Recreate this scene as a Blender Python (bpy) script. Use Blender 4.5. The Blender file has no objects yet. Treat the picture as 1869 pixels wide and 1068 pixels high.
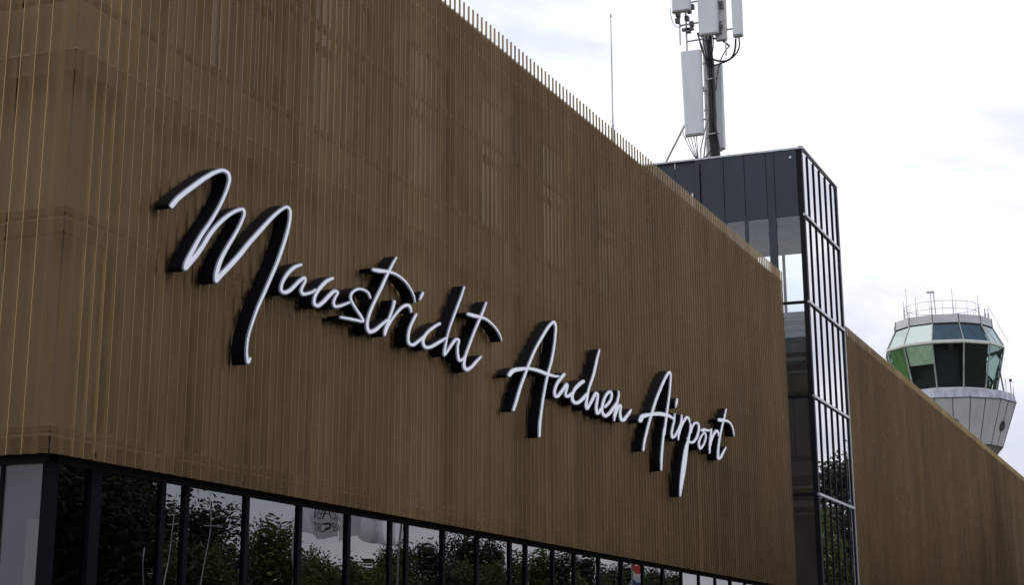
SIGN=[[('M',['20683,8473 -46,-17 -52,-22 -79,-38 -62,-32 -83,-47 -99,-59 -60,-38 -71,-47 -314,-214 -86,-62 -92,-69 -61,-49 -44,-38 -85,-88 -8,-11 -1,-9 3,-9 9,-7 11,-3 15,-1 16,3 15,5 14,8 12,9 67,74 37,34 72,58 111,82 65,46 175,119 156,109 65,45 149,94 54,33 52,29 80,41 57,25 40,15 35,7 24,3 27,1 21,-2 21,-4 14,-5 10,-8 11,-10 9,-14 9,-23 3,-22 -4,-24 -11,-32 -28,-66 -24,-50 -35,-63 -50,-83 -43,-63 -46,-64 -93,-121 -79,-93 -77,-89 -148,-156 -55,-62 -73,-90 -178,-232 -38,-56 -31,-47 -19,-35 -10,-26 -8,-32 0,-18 4,-8 7,-5 6,-3 11,-2 17,1 16,4 16,7 19,14 46,40 188,174 51,52 57,64 76,88 102,125 47,54 57,58 52,49 61,56 58,49 78,62 82,60 71,49 75,47 76,42 65,32 41,17 42,17 24,7 18,3 7,-1 8,-4 11,-14 5,-18 -2,-17 -8,-21 -15,-30 -60,-99 -57,-77 -98,-122 -158,-183 -127,-154 -36,-48 -34,-52 -29,-47 -25,-46 -24,-56 -19,-56 -10,-45 0,-34 7,-33 5,-11 8,-8 9,-5 15,-2 18,3 17,6 11,6 16,13 76,71 202,157 107,87 114,96 128,112 149,142 66,60 182,155 344,295 62,52 62,48 92,69 76,53 115,71 28,15 26,13 20,7 13,3 14,0 17,-3 17,-6 13,-7 9,-8 6,-13 5,-16 1,-20 -3,-48 -11,-68 -17,-58 -28,-71 -69,-155 -42,-87 -68,-132 -77,-141 -67,-111 -425,-636 -58,-90 -49,-87 -50,-94 -83,-169 -31,-69 -24,-70 -15,-72 -8,-77 0,-69 4,-31 13,-61 10,-33 9,-11 9,-5 17,-3 18,2 12,3 8,4 10,7 6,6 10,19 19,47 -4,6 -6,2 -12,-2 -6,-2 -35,-34 -8,10 -15,32 -8,24 -5,27 -1,72 9,81 19,79 28,75 42,86 56,109 45,81 51,84 57,87 155,220 285,426 78,126 83,151 75,142 44,91 46,109 32,86 20,69 11,72 5,59 -2,27 -4,19 -8,16 -13,14 -20,12 -22,8 -24,5 -25,1 -27,-3 -27,-6 -20,-7 -26,-11 -61,-33 -120,-72 -101,-68 -101,-73 -81,-63 -209,-171 -279,-231 -118,-101 -159,-148 -89,-77 -282,-234 -138,-108 -56,-46 0,6 12,47 26,71 34,71 47,79 36,51 49,64 73,93 127,153 88,114 75,107 74,120 15,31 6,21 2,17 -3,18 -8,18 -13,13 -15,8 -19,4 -18,0 -19,-3 -24,-5 -30,-10 -42,-16 -59,-25 -41,-19 -47,-25 -99,-55 -85,-53 -91,-62 -93,-68 -61,-50 -51,-43 -56,-51 -56,-53 -38,-40 -29,-32 -117,-144 -62,-69 -55,-56 -66,-63 -71,-64 -5,-4 -3,2 32,50 59,86 85,117 60,79 59,70 125,137 81,94 90,109 70,90 63,90 59,90 60,102 42,82 38,90 8,25 3,20 0,23 -7,27 -10,21 -13,16 -16,12 -22,10 -27,5 -31,2 -36,-1 -41,-4 -35,-7'],['20658,8483 -46,-18 -62,-28 -63,-30 -67,-36 -80,-46 -102,-61 -60,-38 -70,-46 -318,-217 -88,-64 -87,-65 -60,-48 -46,-41 -74,-76 -10,-16 -4,-13 5,-14 6,-7 7,-5 18,-5 21,-2 27,4 26,8 19,10 18,13 61,67 43,39 66,53 113,83 69,48 171,116 145,102 71,48 154,98 56,33 45,25 74,37 46,21 34,12 30,7 24,2 17,1 19,-2 16,-3 9,-4 10,-7 15,-19 9,-27 0,-25 -10,-35 -30,-72 -29,-59 -40,-71 -45,-72 -47,-69 -90,-122 -53,-65 -56,-67 -98,-110 -144,-152 -66,-77 -209,-269 -39,-55 -41,-61 -21,-35 -15,-30 -9,-29 -5,-28 1,-15 6,-11 14,-9 18,-6 22,-1 27,4 26,10 25,14 21,17 27,24 171,157 62,60 56,62 89,103 112,137 49,55 51,51 54,51 57,51 62,53 75,59 73,55 63,44 63,40 70,40 67,35 33,15 41,17 30,11 12,3 4,-1 5,-5 6,-15 -1,-13 -5,-18 -25,-48 -60,-95 -52,-70 -95,-118 -155,-178 -87,-105 -45,-57 -33,-45 -41,-62 -30,-50 -23,-46 -28,-68 -18,-62 -3,-23 0,-22 2,-24 5,-18 6,-14 10,-10 12,-7 14,-4 17,-2 23,3 23,6 17,7 17,10 16,13 77,71 207,162 107,87 114,96 130,114 142,136 60,54 194,165 325,280 105,86 94,72 86,61 42,27 65,40 58,33 20,9 7,1 15,-3 12,-4 11,-7 10,-15 5,-33 -3,-49 -12,-69 -17,-56 -28,-72 -65,-146 -43,-88 -67,-128 -78,-144 -69,-115 -423,-633 -63,-100 -49,-86 -48,-92 -87,-177 -28,-65 -14,-37 -10,-37 -14,-81 -7,-86 2,-40 4,-34 17,-76 7,-18 8,-11 14,-10 21,-6 24,-1 24,3 18,6 12,5 12,7 13,12 13,21 23,57 -2,6 -5,5 -9,5 -10,2 -12,1 -13,-1 -12,-2 -18,-7 -5,2 -7,21 -6,28 -2,69 10,83 17,76 27,71 31,66 55,109 51,92 53,89 57,88 163,231 290,434 78,128 90,164 68,132 43,87 48,117 30,82 18,69 13,88 1,52 -8,36 -10,18 -15,14 -20,12 -25,9 -27,5 -28,2 -27,-1 -34,-6 -26,-8 -27,-10 -26,-12 -32,-17 -123,-72 -89,-58 -94,-66 -88,-66 -248,-202 -369,-306 -66,-60 -127,-118 -93,-82 -299,-247 -87,-66 -5,-4 -3,0 0,6 8,24 28,62 30,57 33,54 37,52 54,72 72,89 138,168 68,90 48,66 41,62 67,110 19,43 4,18 0,13 -5,21 -9,18 -12,13 -16,9 -19,6 -25,2 -31,-2 -30,-6 -36,-11 -42,-16 -59,-25 -53,-24 -52,-27 -53,-29 -64,-37 -50,-32 -103,-69 -95,-69 -85,-68 -82,-73 -61,-58 -55,-56 -43,-51 -85,-106 -29,-34 -70,-74 -5,2 77,107 68,86 49,58 120,131 81,94 91,110 74,97 81,117 74,121 53,98 43,100 10,28 6,27 0,20 -5,25 -8,23 -13,20 -15,15 -19,12 -21,8 -31,6 -36,2 -36,-1 -42,-5 -35,-6 -35,-9']),
('a',['23068,7601 -101,-35 -47,-19 -47,-22 -52,-30 -63,-41 -67,-51 -50,-44 -45,-45 -47,-57 -40,-58 -19,-41 -13,-45 0,-27 5,-12 8,-9 10,-6 13,-6 20,-5 21,-2 26,-2 27,1 26,4 27,6 27,9 32,13 72,35 33,19 43,29 218,160 74,45 40,22 8,-2 5,-11 1,-10 -5,-11 -12,-16 -87,-106 -11,-16 -5,-14 2,-20 13,-21 18,-14 25,-8 15,-2 21,0 20,3 28,6 48,14 124,41 62,24 48,22 35,21 47,33 0,7 -7,4 -7,1 -14,-3 -83,-43 -49,-20 -55,-20 -55,-18 -89,-25 -35,-7 -14,1 -13,7 -12,11 -6,12 1,11 14,23 87,112 8,17 4,17 -4,23 -13,14 -11,5 -14,2 -14,0 -14,-2 -28,-8 -33,-15 -41,-22 -60,-34 -43,-29 -88,-66 -111,-78 -32,-21 -35,-19 -57,-27 -26,-11 -20,-5 -19,-4 -27,-1 -20,2 -11,3 -6,6 -2,6 -1,17 5,27 9,25 18,30 21,28 34,40 28,29 43,40 52,44 64,48 65,44 40,23 33,17 40,18 102,40 12,6 7,5 4,4 3,7 -4,6 -4,3 -8,2 -12,0 -14,-3'],['23060,7616 -108,-38 -51,-20 -51,-24 -57,-33 -71,-48 -65,-50 -53,-48 -51,-54 -48,-60 -33,-53 -18,-40 -9,-32 -3,-20 4,-26 7,-12 9,-8 13,-7 19,-7 21,-5 26,-4 27,-1 27,1 26,3 33,6 27,8 32,12 33,14 39,19 46,24 39,25 128,91 102,77 47,30 20,10 2,-1 -5,-8 -90,-110 -11,-19 -5,-14 0,-10 5,-16 7,-12 10,-12 24,-16 18,-6 18,-3 20,-2 21,1 27,4 28,6 55,16 131,43 69,27 48,23 35,21 54,38 6,8 1,7 -1,7 -7,6 -10,4 -12,2 -14,0 -21,-4 -21,-7 -76,-40 -76,-30 -62,-21 -83,-25 -34,-8 -7,1 -8,6 -7,9 -1,6 2,8 50,68 47,60 10,19 4,22 -4,26 -9,12 -10,8 -17,7 -16,2 -21,1 -21,-3 -35,-8 -40,-17 -47,-24 -67,-39 -46,-31 -92,-67 -97,-70 -31,-20 -28,-17 -52,-26 -39,-15 -13,-4 -14,-1 -20,0 -8,2 -3,6 -1,10 6,31 9,22 16,26 27,36 36,40 39,38 39,35 45,37 50,37 42,29 41,25 30,17 34,15 130,53 18,10 11,10 7,12 1,10 -6,9 -15,7 -15,2 -21,0 -20,-4']),
('a',['24102,7600 -101,-39 -51,-21 -50,-26 -47,-28 -71,-49 -77,-60 -62,-54 -48,-48 -37,-45 -29,-47 -17,-41 -6,-39 2,-26 11,-19 11,-8 12,-5 17,-4 22,-3 42,-1 22,2 28,5 21,6 21,7 49,23 53,31 78,49 131,98 131,92 39,24 14,7 15,6 22,3 18,-1 12,-4 0,-4 -13,-17 -36,-39 -57,-70 -16,-24 -5,-19 4,-27 10,-19 18,-14 12,-5 13,-3 30,-2 45,7 44,11 89,26 89,32 232,93 13,8 2,7 -8,5 -8,1 -15,-3 -225,-81 -82,-27 -126,-36 -29,-5 -15,1 -16,11 -11,15 -3,17 4,15 17,28 41,53 55,57 8,12 3,11 -2,7 -10,8 -27,9 -20,3 -22,1 -23,-1 -22,-3 -22,-6 -29,-11 -29,-14 -36,-21 -142,-95 -140,-103 -105,-63 -35,-17 -14,-5 -14,-4 -14,-2 -21,-1 -15,1 -9,2 -9,9 -4,16 1,24 5,22 10,22 15,24 25,32 24,26 45,41 64,53 95,73 64,44 35,22 36,20 43,20 101,44 15,8 4,5 3,7 -4,7 -5,2 -7,2 -15,0 -14,-3'],['24101,7618 -116,-44 -54,-23 -53,-27 -55,-34 -71,-50 -83,-65 -65,-57 -50,-51 -37,-48 -29,-50 -13,-41 -4,-45 7,-26 16,-17 15,-8 15,-5 22,-5 21,-2 22,-1 28,0 29,3 28,5 21,6 28,9 29,11 28,14 49,28 84,53 38,26 117,89 114,79 29,19 15,7 7,1 -3,-5 -35,-38 -63,-79 -12,-20 -6,-18 0,-14 4,-17 15,-26 12,-11 15,-7 19,-6 15,-3 37,0 22,2 29,5 52,12 96,29 75,27 247,99 15,7 15,11 5,9 1,7 -4,7 -8,5 -11,4 -16,1 -15,-1 -15,-3 -300,-105 -118,-35 -22,-5 -11,-2 -9,6 -9,16 -1,10 5,15 13,20 41,54 44,43 15,17 8,16 2,15 -5,9 -11,9 -16,7 -23,6 -26,4 -24,1 -28,-2 -30,-4 -31,-8 -34,-13 -29,-14 -37,-21 -150,-99 -138,-102 -91,-55 -28,-15 -21,-10 -21,-4 -15,1 -3,3 -3,9 0,24 4,22 11,23 19,27 27,33 25,26 34,31 53,43 77,60 56,41 42,28 36,21 29,15 137,61 15,8 10,9 8,12 1,11 -6,9 -10,6 -15,3 -21,1 -22,-3']),
('s',['25013,7605 -31,-9 -38,-14 -61,-26 -47,-25 -44,-31 -34,-31 -18,-25 -9,-31 3,-28 10,-19 18,-18 30,-23 46,-31 50,-27 192,-96 85,-50 17,-14 -5,-3 -23,-3 -157,-9 -231,-20 -318,-33 -15,-3 -7,-3 -11,-9 0,-7 4,-3 8,-2 15,0 549,48 156,12 39,6 24,5 15,6 14,10 6,8 1,7 -10,17 -21,17 -52,34 -37,20 -98,42 -100,49 -47,27 -57,40 -23,20 -11,20 -3,24 8,23 16,21 25,23 35,25 40,22 44,20 52,18 46,13 47,8 47,6 56,3 52,0 52,-5 40,-7 32,-12 17,-11 39,-36 11,-8 8,0 16,3 11,6 2,8 -39,44 -23,17 -38,15 -53,10 -33,3 -40,2 -39,0 -48,-3 -47,-5 -40,-6 -31,-6'],['25020,7625 -69,-22 -69,-27 -58,-30 -48,-31 -39,-32 -16,-18 -12,-17 -13,-31 -2,-14 1,-18 10,-23 17,-21 25,-21 49,-34 54,-30 197,-98 65,-39 -6,-3 -8,-1 -102,-6 -246,-22 -310,-32 -23,-6 -14,-7 -15,-9 -9,-12 -1,-10 7,-10 12,-5 16,-2 22,0 541,48 125,8 47,5 47,7 31,9 29,13 18,14 9,16 -3,17 -16,19 -32,23 -64,39 -115,50 -101,50 -42,24 -52,37 -20,18 -10,16 -3,21 5,19 12,16 22,21 30,22 30,17 38,18 47,17 38,12 39,8 55,6 64,4 55,-2 49,-6 25,-7 17,-7 16,-12 43,-39 12,-5 10,-2 16,0 16,2 16,5 16,6 16,10 7,9 3,8 -2,7 -38,44 -26,20 -21,10 -22,7 -55,11 -36,4 -40,2 -40,1 -48,-2 -47,-5 -48,-6 -39,-7']),
('t',['26425,8426 -15,-9 -85,-71 -32,-30 -33,-33 -125,-140 -8,-9 -8,-4 -300,-40 -254,-41 -24,-8 -9,-5 -10,-9 -2,-8 4,-7 10,-4 8,-1 156,12 49,5 49,8 240,45 34,5 8,0 -81,-95 -162,-201 -170,-194 -128,-155 -75,-98 -45,-67 -32,-53 -25,-52 -21,-61 -8,-45 2,-36 18,-36 25,-25 16,-8 16,-6 17,-3 24,-1 24,1 24,4 31,7 32,9 80,28 72,30 48,26 109,69 272,158 11,11 -2,7 -10,4 -17,0 -16,-5 -151,-75 -286,-156 -32,-15 -40,-15 -48,-18 -32,-10 -24,-6 -16,-2 -13,3 -11,6 -19,14 -13,16 -6,14 -3,21 8,52 24,70 37,65 68,100 66,86 102,122 197,220 182,235 57,68 8,5 85,9 85,5 82,1 73,-3 84,-7 81,-11 71,-13 70,-18 70,-22 66,-25 52,-25 60,-34 50,-37 45,-41 27,-33 21,-47 8,-1 10,5 -1,42 -9,25 -30,40 -45,42 -56,39 -54,30 -72,32 -72,27 -66,21 -79,18 -81,14 -91,11 -78,6 -77,1 -86,-2 -104,-6 -2,3 3,5 132,153 115,119 0,8 -7,2 -9,0'],['26398,8434 -18,-12 -82,-69 -40,-37 -33,-33 -99,-112 -25,-25 -299,-41 -237,-38 -25,-7 -24,-10 -16,-11 -12,-12 -5,-16 8,-13 20,-8 16,-2 16,0 131,11 74,8 65,11 191,36 13,0 -1,-3 -61,-73 -143,-178 -180,-206 -143,-173 -46,-60 -41,-60 -38,-58 -26,-47 -20,-47 -20,-65 -5,-41 6,-35 10,-20 14,-19 12,-12 17,-12 18,-7 23,-6 24,-3 24,-1 24,2 32,4 32,7 32,8 80,27 55,22 33,14 56,31 114,71 267,156 13,9 8,8 4,9 -3,10 -8,6 -14,5 -18,2 -17,-1 -25,-5 -17,-6 -155,-77 -287,-157 -26,-11 -40,-16 -71,-25 -16,-3 -11,5 -11,8 -17,23 -4,24 8,53 23,66 34,61 68,100 63,81 106,127 202,227 163,211 62,74 8,3 26,2 102,7 77,1 66,-3 81,-6 69,-9 63,-10 69,-16 79,-23 74,-28 61,-29 60,-36 49,-36 42,-42 19,-24 18,-43 5,-6 8,-4 18,-2 27,4 18,6 9,4 14,14 0,42 -10,29 -26,38 -43,42 -44,33 -59,36 -68,32 -78,31 -73,24 -75,19 -78,15 -90,12 -87,7 -78,3 -68,-1 -112,-4 4,8 112,130 119,125 2,8 -3,7 -9,6 -11,3 -17,0 -17,-2 -17,-4']),
('r',['26354,7657 -15,-8 -8,-9 -30,-85 -29,-54 -81,-119 -104,-164 -59,-81 -21,-33 -13,-43 -4,-41 4,-14 12,-5 9,-1 17,2 8,3 8,4 8,7 59,92 34,43 73,80 82,78 74,62 77,59 126,90 78,50 59,30 77,33 61,21 26,6 18,2 17,-1 18,-2 24,-7 12,-5 14,-13 35,-47 9,-2 14,1 9,3 9,5 4,5 -8,53 -7,18 -18,17 -36,13 -23,5 -22,2 -26,0 -26,-2 -27,-5 -26,-6 -61,-20 -60,-25 -73,-35 -41,-23 -50,-32 -58,-41 -166,-124 -71,-58 -68,-62 -5,0 4,12 46,72 110,166 25,46 35,78 -3,11 -14,4 -17,1'],['26353,7675 -17,-6 -19,-9 -14,-10 -7,-9 -32,-87 -24,-48 -88,-129 -99,-158 -63,-85 -20,-33 -9,-23 -6,-27 -3,-30 2,-18 6,-10 10,-6 17,-4 21,-1 24,3 17,5 24,11 14,10 13,17 53,83 38,48 83,88 83,76 66,54 69,52 124,89 73,46 38,20 60,27 52,19 44,13 9,0 17,-2 27,-8 13,-13 32,-44 10,-6 9,-2 26,-1 18,2 18,5 26,12 10,8 6,9 -6,52 -7,22 -14,17 -25,14 -39,12 -27,4 -26,2 -27,-1 -26,-2 -53,-10 -61,-18 -60,-23 -69,-31 -63,-33 -46,-27 -46,-32 -189,-140 -5,3 4,7 53,78 31,51 49,107 -4,15 -9,6 -14,4 -21,3 -17,-1']),
('i',['27484,8022 -9,-6 -27,-32 -39,-51 -39,-62 1,-3 8,-2 9,2 9,4 72,57 31,30 22,27 21,32 0,8 -12,5 -10,1 -18,-3','27241,7600 -17,-7 -7,-6 -89,-89 -86,-95 -51,-59 -31,-44 -22,-38 -20,-45 -14,-44 -5,-39 -1,-65 7,-25 13,-17 11,-8 15,-6 39,-9 52,-3 27,1 35,3 35,5 36,10 37,13 42,20 163,88 104,58 53,33 65,43 10,9 -3,7 -9,3 -18,-1 -13,-4 -274,-145 -134,-67 -51,-21 -18,-5 -17,-3 -27,-3 -26,-1 -39,3 -19,8 -10,14 -7,17 -3,61 6,42 19,53 27,50 37,53 114,131 101,111 3,8 -9,6 -13,2'],['27493,8044 -28,-10 -17,-10 -9,-8 -56,-68 -49,-76 -4,-12 5,-7 14,-5 21,-1 27,5 21,9 75,57 29,25 18,19 40,55 4,9 0,8 -5,6 -13,7 -17,3 -19,0 -19,-2','27223,7612 -26,-12 -15,-12 -116,-116 -106,-123 -36,-48 -24,-42 -22,-49 -13,-44 -5,-39 -1,-64 9,-29 18,-22 10,-7 19,-8 24,-7 26,-4 27,-2 35,-1 62,4 44,7 44,11 45,16 51,24 179,96 112,64 106,69 9,9 3,8 -4,11 -10,6 -11,3 -27,1 -19,-2 -18,-5 -27,-11 -259,-137 -132,-67 -36,-16 -26,-8 -35,-4 -35,1 -14,6 -9,13 -5,18 -1,65 12,51 28,62 22,35 34,44 102,118 102,111 5,8 2,8 -4,7 -8,7 -14,4 -18,1 -18,-1 -18,-3']),
('c',['28221,7614 -132,-52 -65,-27 -97,-45 -97,-48 -73,-41 -91,-55 -59,-41 -40,-33 -36,-38 -27,-39 -13,-33 -1,-27 15,-32 27,-26 16,-9 21,-8 19,-5 21,-2 27,-1 28,2 36,5 37,6 55,12 55,14 74,23 74,29 337,143 94,44 96,47 15,10 1,8 -7,4 -19,1 -19,-6 -200,-76 -253,-105 -130,-54 -36,-14 -37,-12 -92,-23 -46,-8 -27,-3 -19,-1 -17,4 -28,14 -15,13 -11,17 -4,15 3,20 13,25 20,27 25,28 27,24 38,27 54,36 64,38 64,35 74,37 116,54 186,81 10,9 0,8 -4,4 -19,4 -9,-1'],['28211,7628 -131,-50 -75,-31 -102,-47 -92,-46 -82,-45 -91,-56 -63,-43 -45,-37 -38,-41 -26,-40 -15,-37 0,-30 7,-19 11,-17 16,-16 17,-13 38,-17 24,-5 27,-3 27,-1 37,2 45,6 37,6 64,14 55,14 37,11 46,15 84,33 337,143 124,59 76,38 14,10 6,9 0,8 -5,7 -11,6 -14,3 -19,0 -19,-1 -20,-5 -199,-75 -263,-108 -129,-55 -55,-21 -74,-20 -73,-14 -28,-2 -24,10 -18,16 -10,18 -1,15 6,16 15,26 26,32 25,23 32,25 39,26 61,38 49,28 55,29 174,84 179,76 12,7 14,10 7,10 1,12 -4,7 -12,6 -18,4 -20,1 -19,-2']),
('h',['29328,8492 -10,-6 -7,-6 -135,-183 -225,-285 -214,-287 -78,-112 -57,-90 -46,-84 -62,-133 -63,-122 -10,-29 -10,-45 0,-36 4,-7 8,-7 15,-3 19,1 19,4 19,8 23,14 29,20 111,83 109,85 169,124 26,17 26,12 29,7 25,2 7,-3 -1,-16 -33,-74 -5,-21 -10,-82 4,-60 22,-64 12,-22 13,-14 16,-10 24,-7 20,-2 30,2 40,8 39,12 51,20 49,23 27,17 23,18 59,52 3,8 -3,4 -9,3 -20,-1 -10,-3 -16,-8 -83,-58 -31,-17 -50,-20 -40,-13 -20,-3 -11,5 -24,28 -24,53 -9,30 -4,36 2,44 6,42 41,83 5,25 -11,15 -14,5 -21,4 -20,1 -29,-1 -30,-4 -30,-6 -29,-8 -20,-8 -39,-20 -59,-38 -131,-101 -195,-160 -10,-6 -1,5 20,71 86,221 21,47 28,49 71,106 74,100 100,130 186,233 149,198 47,71 80,131 1,5 -8,5 -10,0'],['29317,8506 -20,-8 -10,-5 -13,-12 -146,-198 -228,-288 -208,-280 -58,-82 -69,-108 -49,-89 -61,-133 -63,-121 -12,-34 -10,-49 -1,-24 4,-15 9,-10 18,-8 29,-4 28,3 29,6 34,13 28,17 36,25 355,268 34,24 25,14 4,-1 0,-8 -26,-56 -6,-22 -11,-86 2,-56 18,-61 22,-40 14,-14 17,-10 22,-8 27,-4 30,-1 30,3 50,10 50,15 60,24 49,24 34,22 31,25 56,49 4,13 -9,11 -25,7 -31,-1 -30,-6 -20,-7 -16,-9 -74,-52 -27,-16 -53,-23 -10,-3 -11,2 -15,21 -16,34 -12,30 -5,32 -1,44 6,53 40,80 8,25 -1,12 -7,11 -14,10 -16,5 -30,5 -30,1 -30,-1 -39,-5 -60,-13 -29,-10 -29,-13 -40,-21 -46,-31 -141,-108 -92,-76 -10,-6 -1,5 89,230 22,44 33,54 79,114 55,74 106,136 147,184 149,194 69,100 88,145 3,9 -3,8 -17,7 -31,1']),
('t',['30372,8397 -11,-5 -9,-8 -157,-186 -91,-101 -19,-18 -552,-45 -21,-3 -20,-7 -18,-9 -10,-10 -1,-8 7,-8 12,-3 20,-1 155,5 82,4 84,8 199,23 9,1 3,-4 -241,-271 -306,-372 -126,-164 -53,-81 -19,-44 -15,-54 -2,-29 7,-23 21,-21 39,-18 40,-9 51,-2 30,2 30,5 31,7 30,10 71,29 103,51 66,38 139,91 220,136 11,8 -1,8 -10,4 -21,-1 -21,-6 -167,-86 -83,-45 -141,-88 -44,-25 -87,-40 -76,-30 -20,-6 -20,-4 -25,2 -29,7 -13,6 -10,11 -10,31 7,57 18,47 36,59 89,125 325,408 52,59 207,224 10,7 74,7 75,4 54,1 64,-3 75,-7 93,-13 97,-16 87,-19 122,-34 93,-36 48,-24 60,-37 81,-72 10,-2 10,6 -49,72 -52,43 -51,30 -52,25 -60,23 -61,20 -76,20 -85,19 -106,21 -98,14 -65,7 -75,4 -59,0 -111,-4 116,141 119,165 0,8 -9,3 -13,-1'],['30361,8412 -25,-10 -18,-12 -170,-200 -85,-93 -10,-3 -324,-26 -207,-18 -30,-7 -31,-12 -24,-15 -14,-14 -2,-13 7,-11 20,-9 28,-3 150,4 93,5 93,8 146,18 11,1 4,-4 -214,-241 -326,-396 -119,-157 -31,-46 -20,-35 -22,-56 -10,-46 2,-32 11,-22 25,-21 42,-17 48,-11 31,-2 30,0 30,2 30,4 31,6 40,11 72,27 91,44 62,32 51,31 142,92 217,134 17,15 3,9 -4,7 -10,7 -21,4 -21,1 -21,-3 -21,-4 -21,-8 -161,-82 -89,-48 -51,-30 -98,-62 -46,-27 -81,-37 -71,-27 -10,-3 -10,0 -17,4 -13,6 -10,15 -5,19 7,58 17,43 36,59 84,118 336,420 65,74 178,191 11,3 21,1 85,6 54,0 53,-2 65,-6 65,-9 162,-28 77,-17 72,-20 57,-20 58,-24 48,-26 51,-31 90,-77 21,-3 33,4 23,7 11,7 10,10 -1,8 -44,66 -20,21 -28,22 -48,30 -46,24 -56,24 -61,22 -82,23 -83,20 -114,23 -96,16 -70,8 -66,5 -71,2 -94,-2 -6,3 102,124 120,166 -3,13 -11,6 -11,2 -32,0'])],
[('A',['34012,8689 -26,-7 -40,-13 -73,-33 -102,-55 -111,-66 -39,-27 -90,-68 -362,-282 -173,-142 -161,-144 -160,-160 -208,-220 -12,-3 -131,-20 -118,-21 -246,-46 -127,-27 -104,-27 -46,-15 -34,-13 -58,-29 -34,-22 -86,-65 -11,-14 6,-14 22,-9 34,-2 23,2 23,5 22,7 23,11 91,58 31,18 29,13 45,16 92,25 152,36 235,52 107,21 14,1 -4,-10 -275,-311 -92,-109 -62,-82 -131,-186 -144,-186 -3,-8 11,-9 23,-4 23,2 23,5 23,11 100,116 75,95 127,191 69,92 101,120 253,291 12,5 24,3 133,16 121,9 146,8 184,6 286,-2 138,3 12,-2 -146,-271 -88,-178 -213,-524 -18,-60 -12,-63 -13,-203 2,-4 11,-6 25,-2 24,3 14,5 12,6 8,9 32,198 29,118 61,189 90,239 50,114 57,116 106,200 65,113 6,6 12,3 243,19 103,11 78,10 157,25 26,9 11,8 -2,9 -21,5 -26,-2 -144,-18 -90,-7 -116,-5 -154,-5 -26,0 -9,3 167,226 49,81 49,95 60,130 50,123 40,118 55,195 8,43 -2,38 -15,39 -27,37 -28,18 -32,8 -36,2 -26,-3','34007,8637 16,4 13,-4 29,-22 26,-38 8,-35 -8,-62 -41,-160 -30,-93 -73,-178 -50,-100 -53,-95 -70,-112 -152,-202 -13,-3 -12,0 -338,0 -161,-5 -110,-6 -123,-10 -278,-28 -5,1 3,5 51,56 222,230 133,126 130,111 116,92 471,359 88,57 70,41 79,42'],['33986,8699 -66,-22 -77,-35 -97,-52 -111,-66 -64,-43 -66,-48 -356,-278 -188,-152 -150,-134 -160,-158 -216,-227 -15,-4 -237,-39 -257,-49 -116,-25 -104,-28 -80,-28 -41,-19 -33,-18 -40,-27 -79,-60 -16,-19 -1,-13 5,-8 15,-11 18,-5 23,-3 34,-1 22,2 35,6 34,9 33,14 118,73 33,17 34,12 93,26 162,38 237,52 23,4 7,-2 -269,-306 -74,-89 -69,-92 -132,-185 -140,-181 -4,-9 1,-8 13,-11 30,-8 22,-1 23,1 34,5 35,11 23,12 14,12 99,116 54,67 150,223 72,94 139,164 189,217 10,8 12,3 60,7 121,11 121,8 171,8 111,2 236,-2 125,2 9,-2 -145,-268 -84,-173 -117,-291 -71,-168 -31,-88 -22,-108 -12,-190 8,-12 15,-7 24,-4 36,0 37,6 30,9 23,11 14,15 31,189 23,100 44,147 72,200 58,147 62,134 85,165 107,192 6,6 13,2 179,14 155,16 78,11 130,21 26,6 32,12 18,12 7,10 -1,9 -9,8 -19,5 -26,2 -39,-4 -130,-16 -78,-6 -206,-9 -57,-1 -15,2 163,221 56,96 53,105 62,140 44,113 36,113 52,191 4,47 -9,35 -26,47 -31,27 -33,13 -46,6 -53,-3 -26,-4','33996,8612 14,1 3,-3 27,-32 12,-26 2,-32 -8,-48 -37,-145 -52,-156 -69,-159 -95,-175 -65,-102 -131,-174 -13,-6 -12,0 -288,0 -173,-4 -209,-15 -254,-24 0,5 73,78 199,204 112,106 121,104 119,94 476,364 96,62 95,54']),
('a',['34593,7675 -26,-10 -161,-84 -85,-50 -78,-48 -59,-41 -51,-39 -56,-50 -35,-37 -39,-51 -25,-44 -11,-34 0,-36 9,-30 16,-16 16,-7 19,-5 51,-3 65,5 65,11 52,15 43,18 47,25 231,138 68,42 81,56 7,-2 -3,-5 -37,-37 -45,-58 -11,-20 -7,-24 -3,-32 8,-18 17,-11 27,-7 43,-2 63,5 67,11 55,15 40,15 55,25 124,65 52,30 1,10 -10,5 -27,1 -28,-6 -123,-42 -150,-67 -41,-10 -26,-5 -14,0 -6,3 -4,14 4,37 93,125 10,20 2,19 -10,22 -10,7 -16,6 -40,3 -41,-5 -40,-12 -49,-23 -140,-96 -307,-184 -29,-14 -23,-8 -39,-8 -16,1 -7,13 -3,27 3,23 9,28 38,60 51,54 70,55 68,47 334,193 18,12 4,15 -10,7 -12,3 -33,2'],['34581,7688 -27,-9 -23,-10 -138,-72 -93,-53 -92,-57 -68,-47 -57,-45 -48,-44 -44,-47 -36,-50 -25,-49 -8,-33 4,-45 14,-25 16,-11 16,-7 42,-9 51,-1 65,4 52,7 65,15 52,17 40,18 36,19 98,59 120,69 3,-5 -10,-62 7,-17 12,-12 24,-11 40,-6 53,-1 53,4 54,7 54,11 40,11 46,17 64,28 110,57 68,37 15,12 4,10 -3,9 -13,7 -12,3 -42,2 -41,-6 -72,-22 -65,-23 -41,-17 -109,-50 -14,-5 -13,-2 -4,1 -3,14 5,24 91,119 13,26 1,18 -12,27 -15,11 -21,7 -46,4 -27,-1 -40,-5 -54,-14 -27,-11 -33,-16 -48,-29 -100,-71 -128,-78 -173,-102 -26,-13 -13,-4 -4,1 -2,41 19,48 36,51 56,54 66,51 59,40 327,188 25,18 6,10 -1,14 -10,8 -22,7 -26,3 -27,0 -40,-5']),
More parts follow.
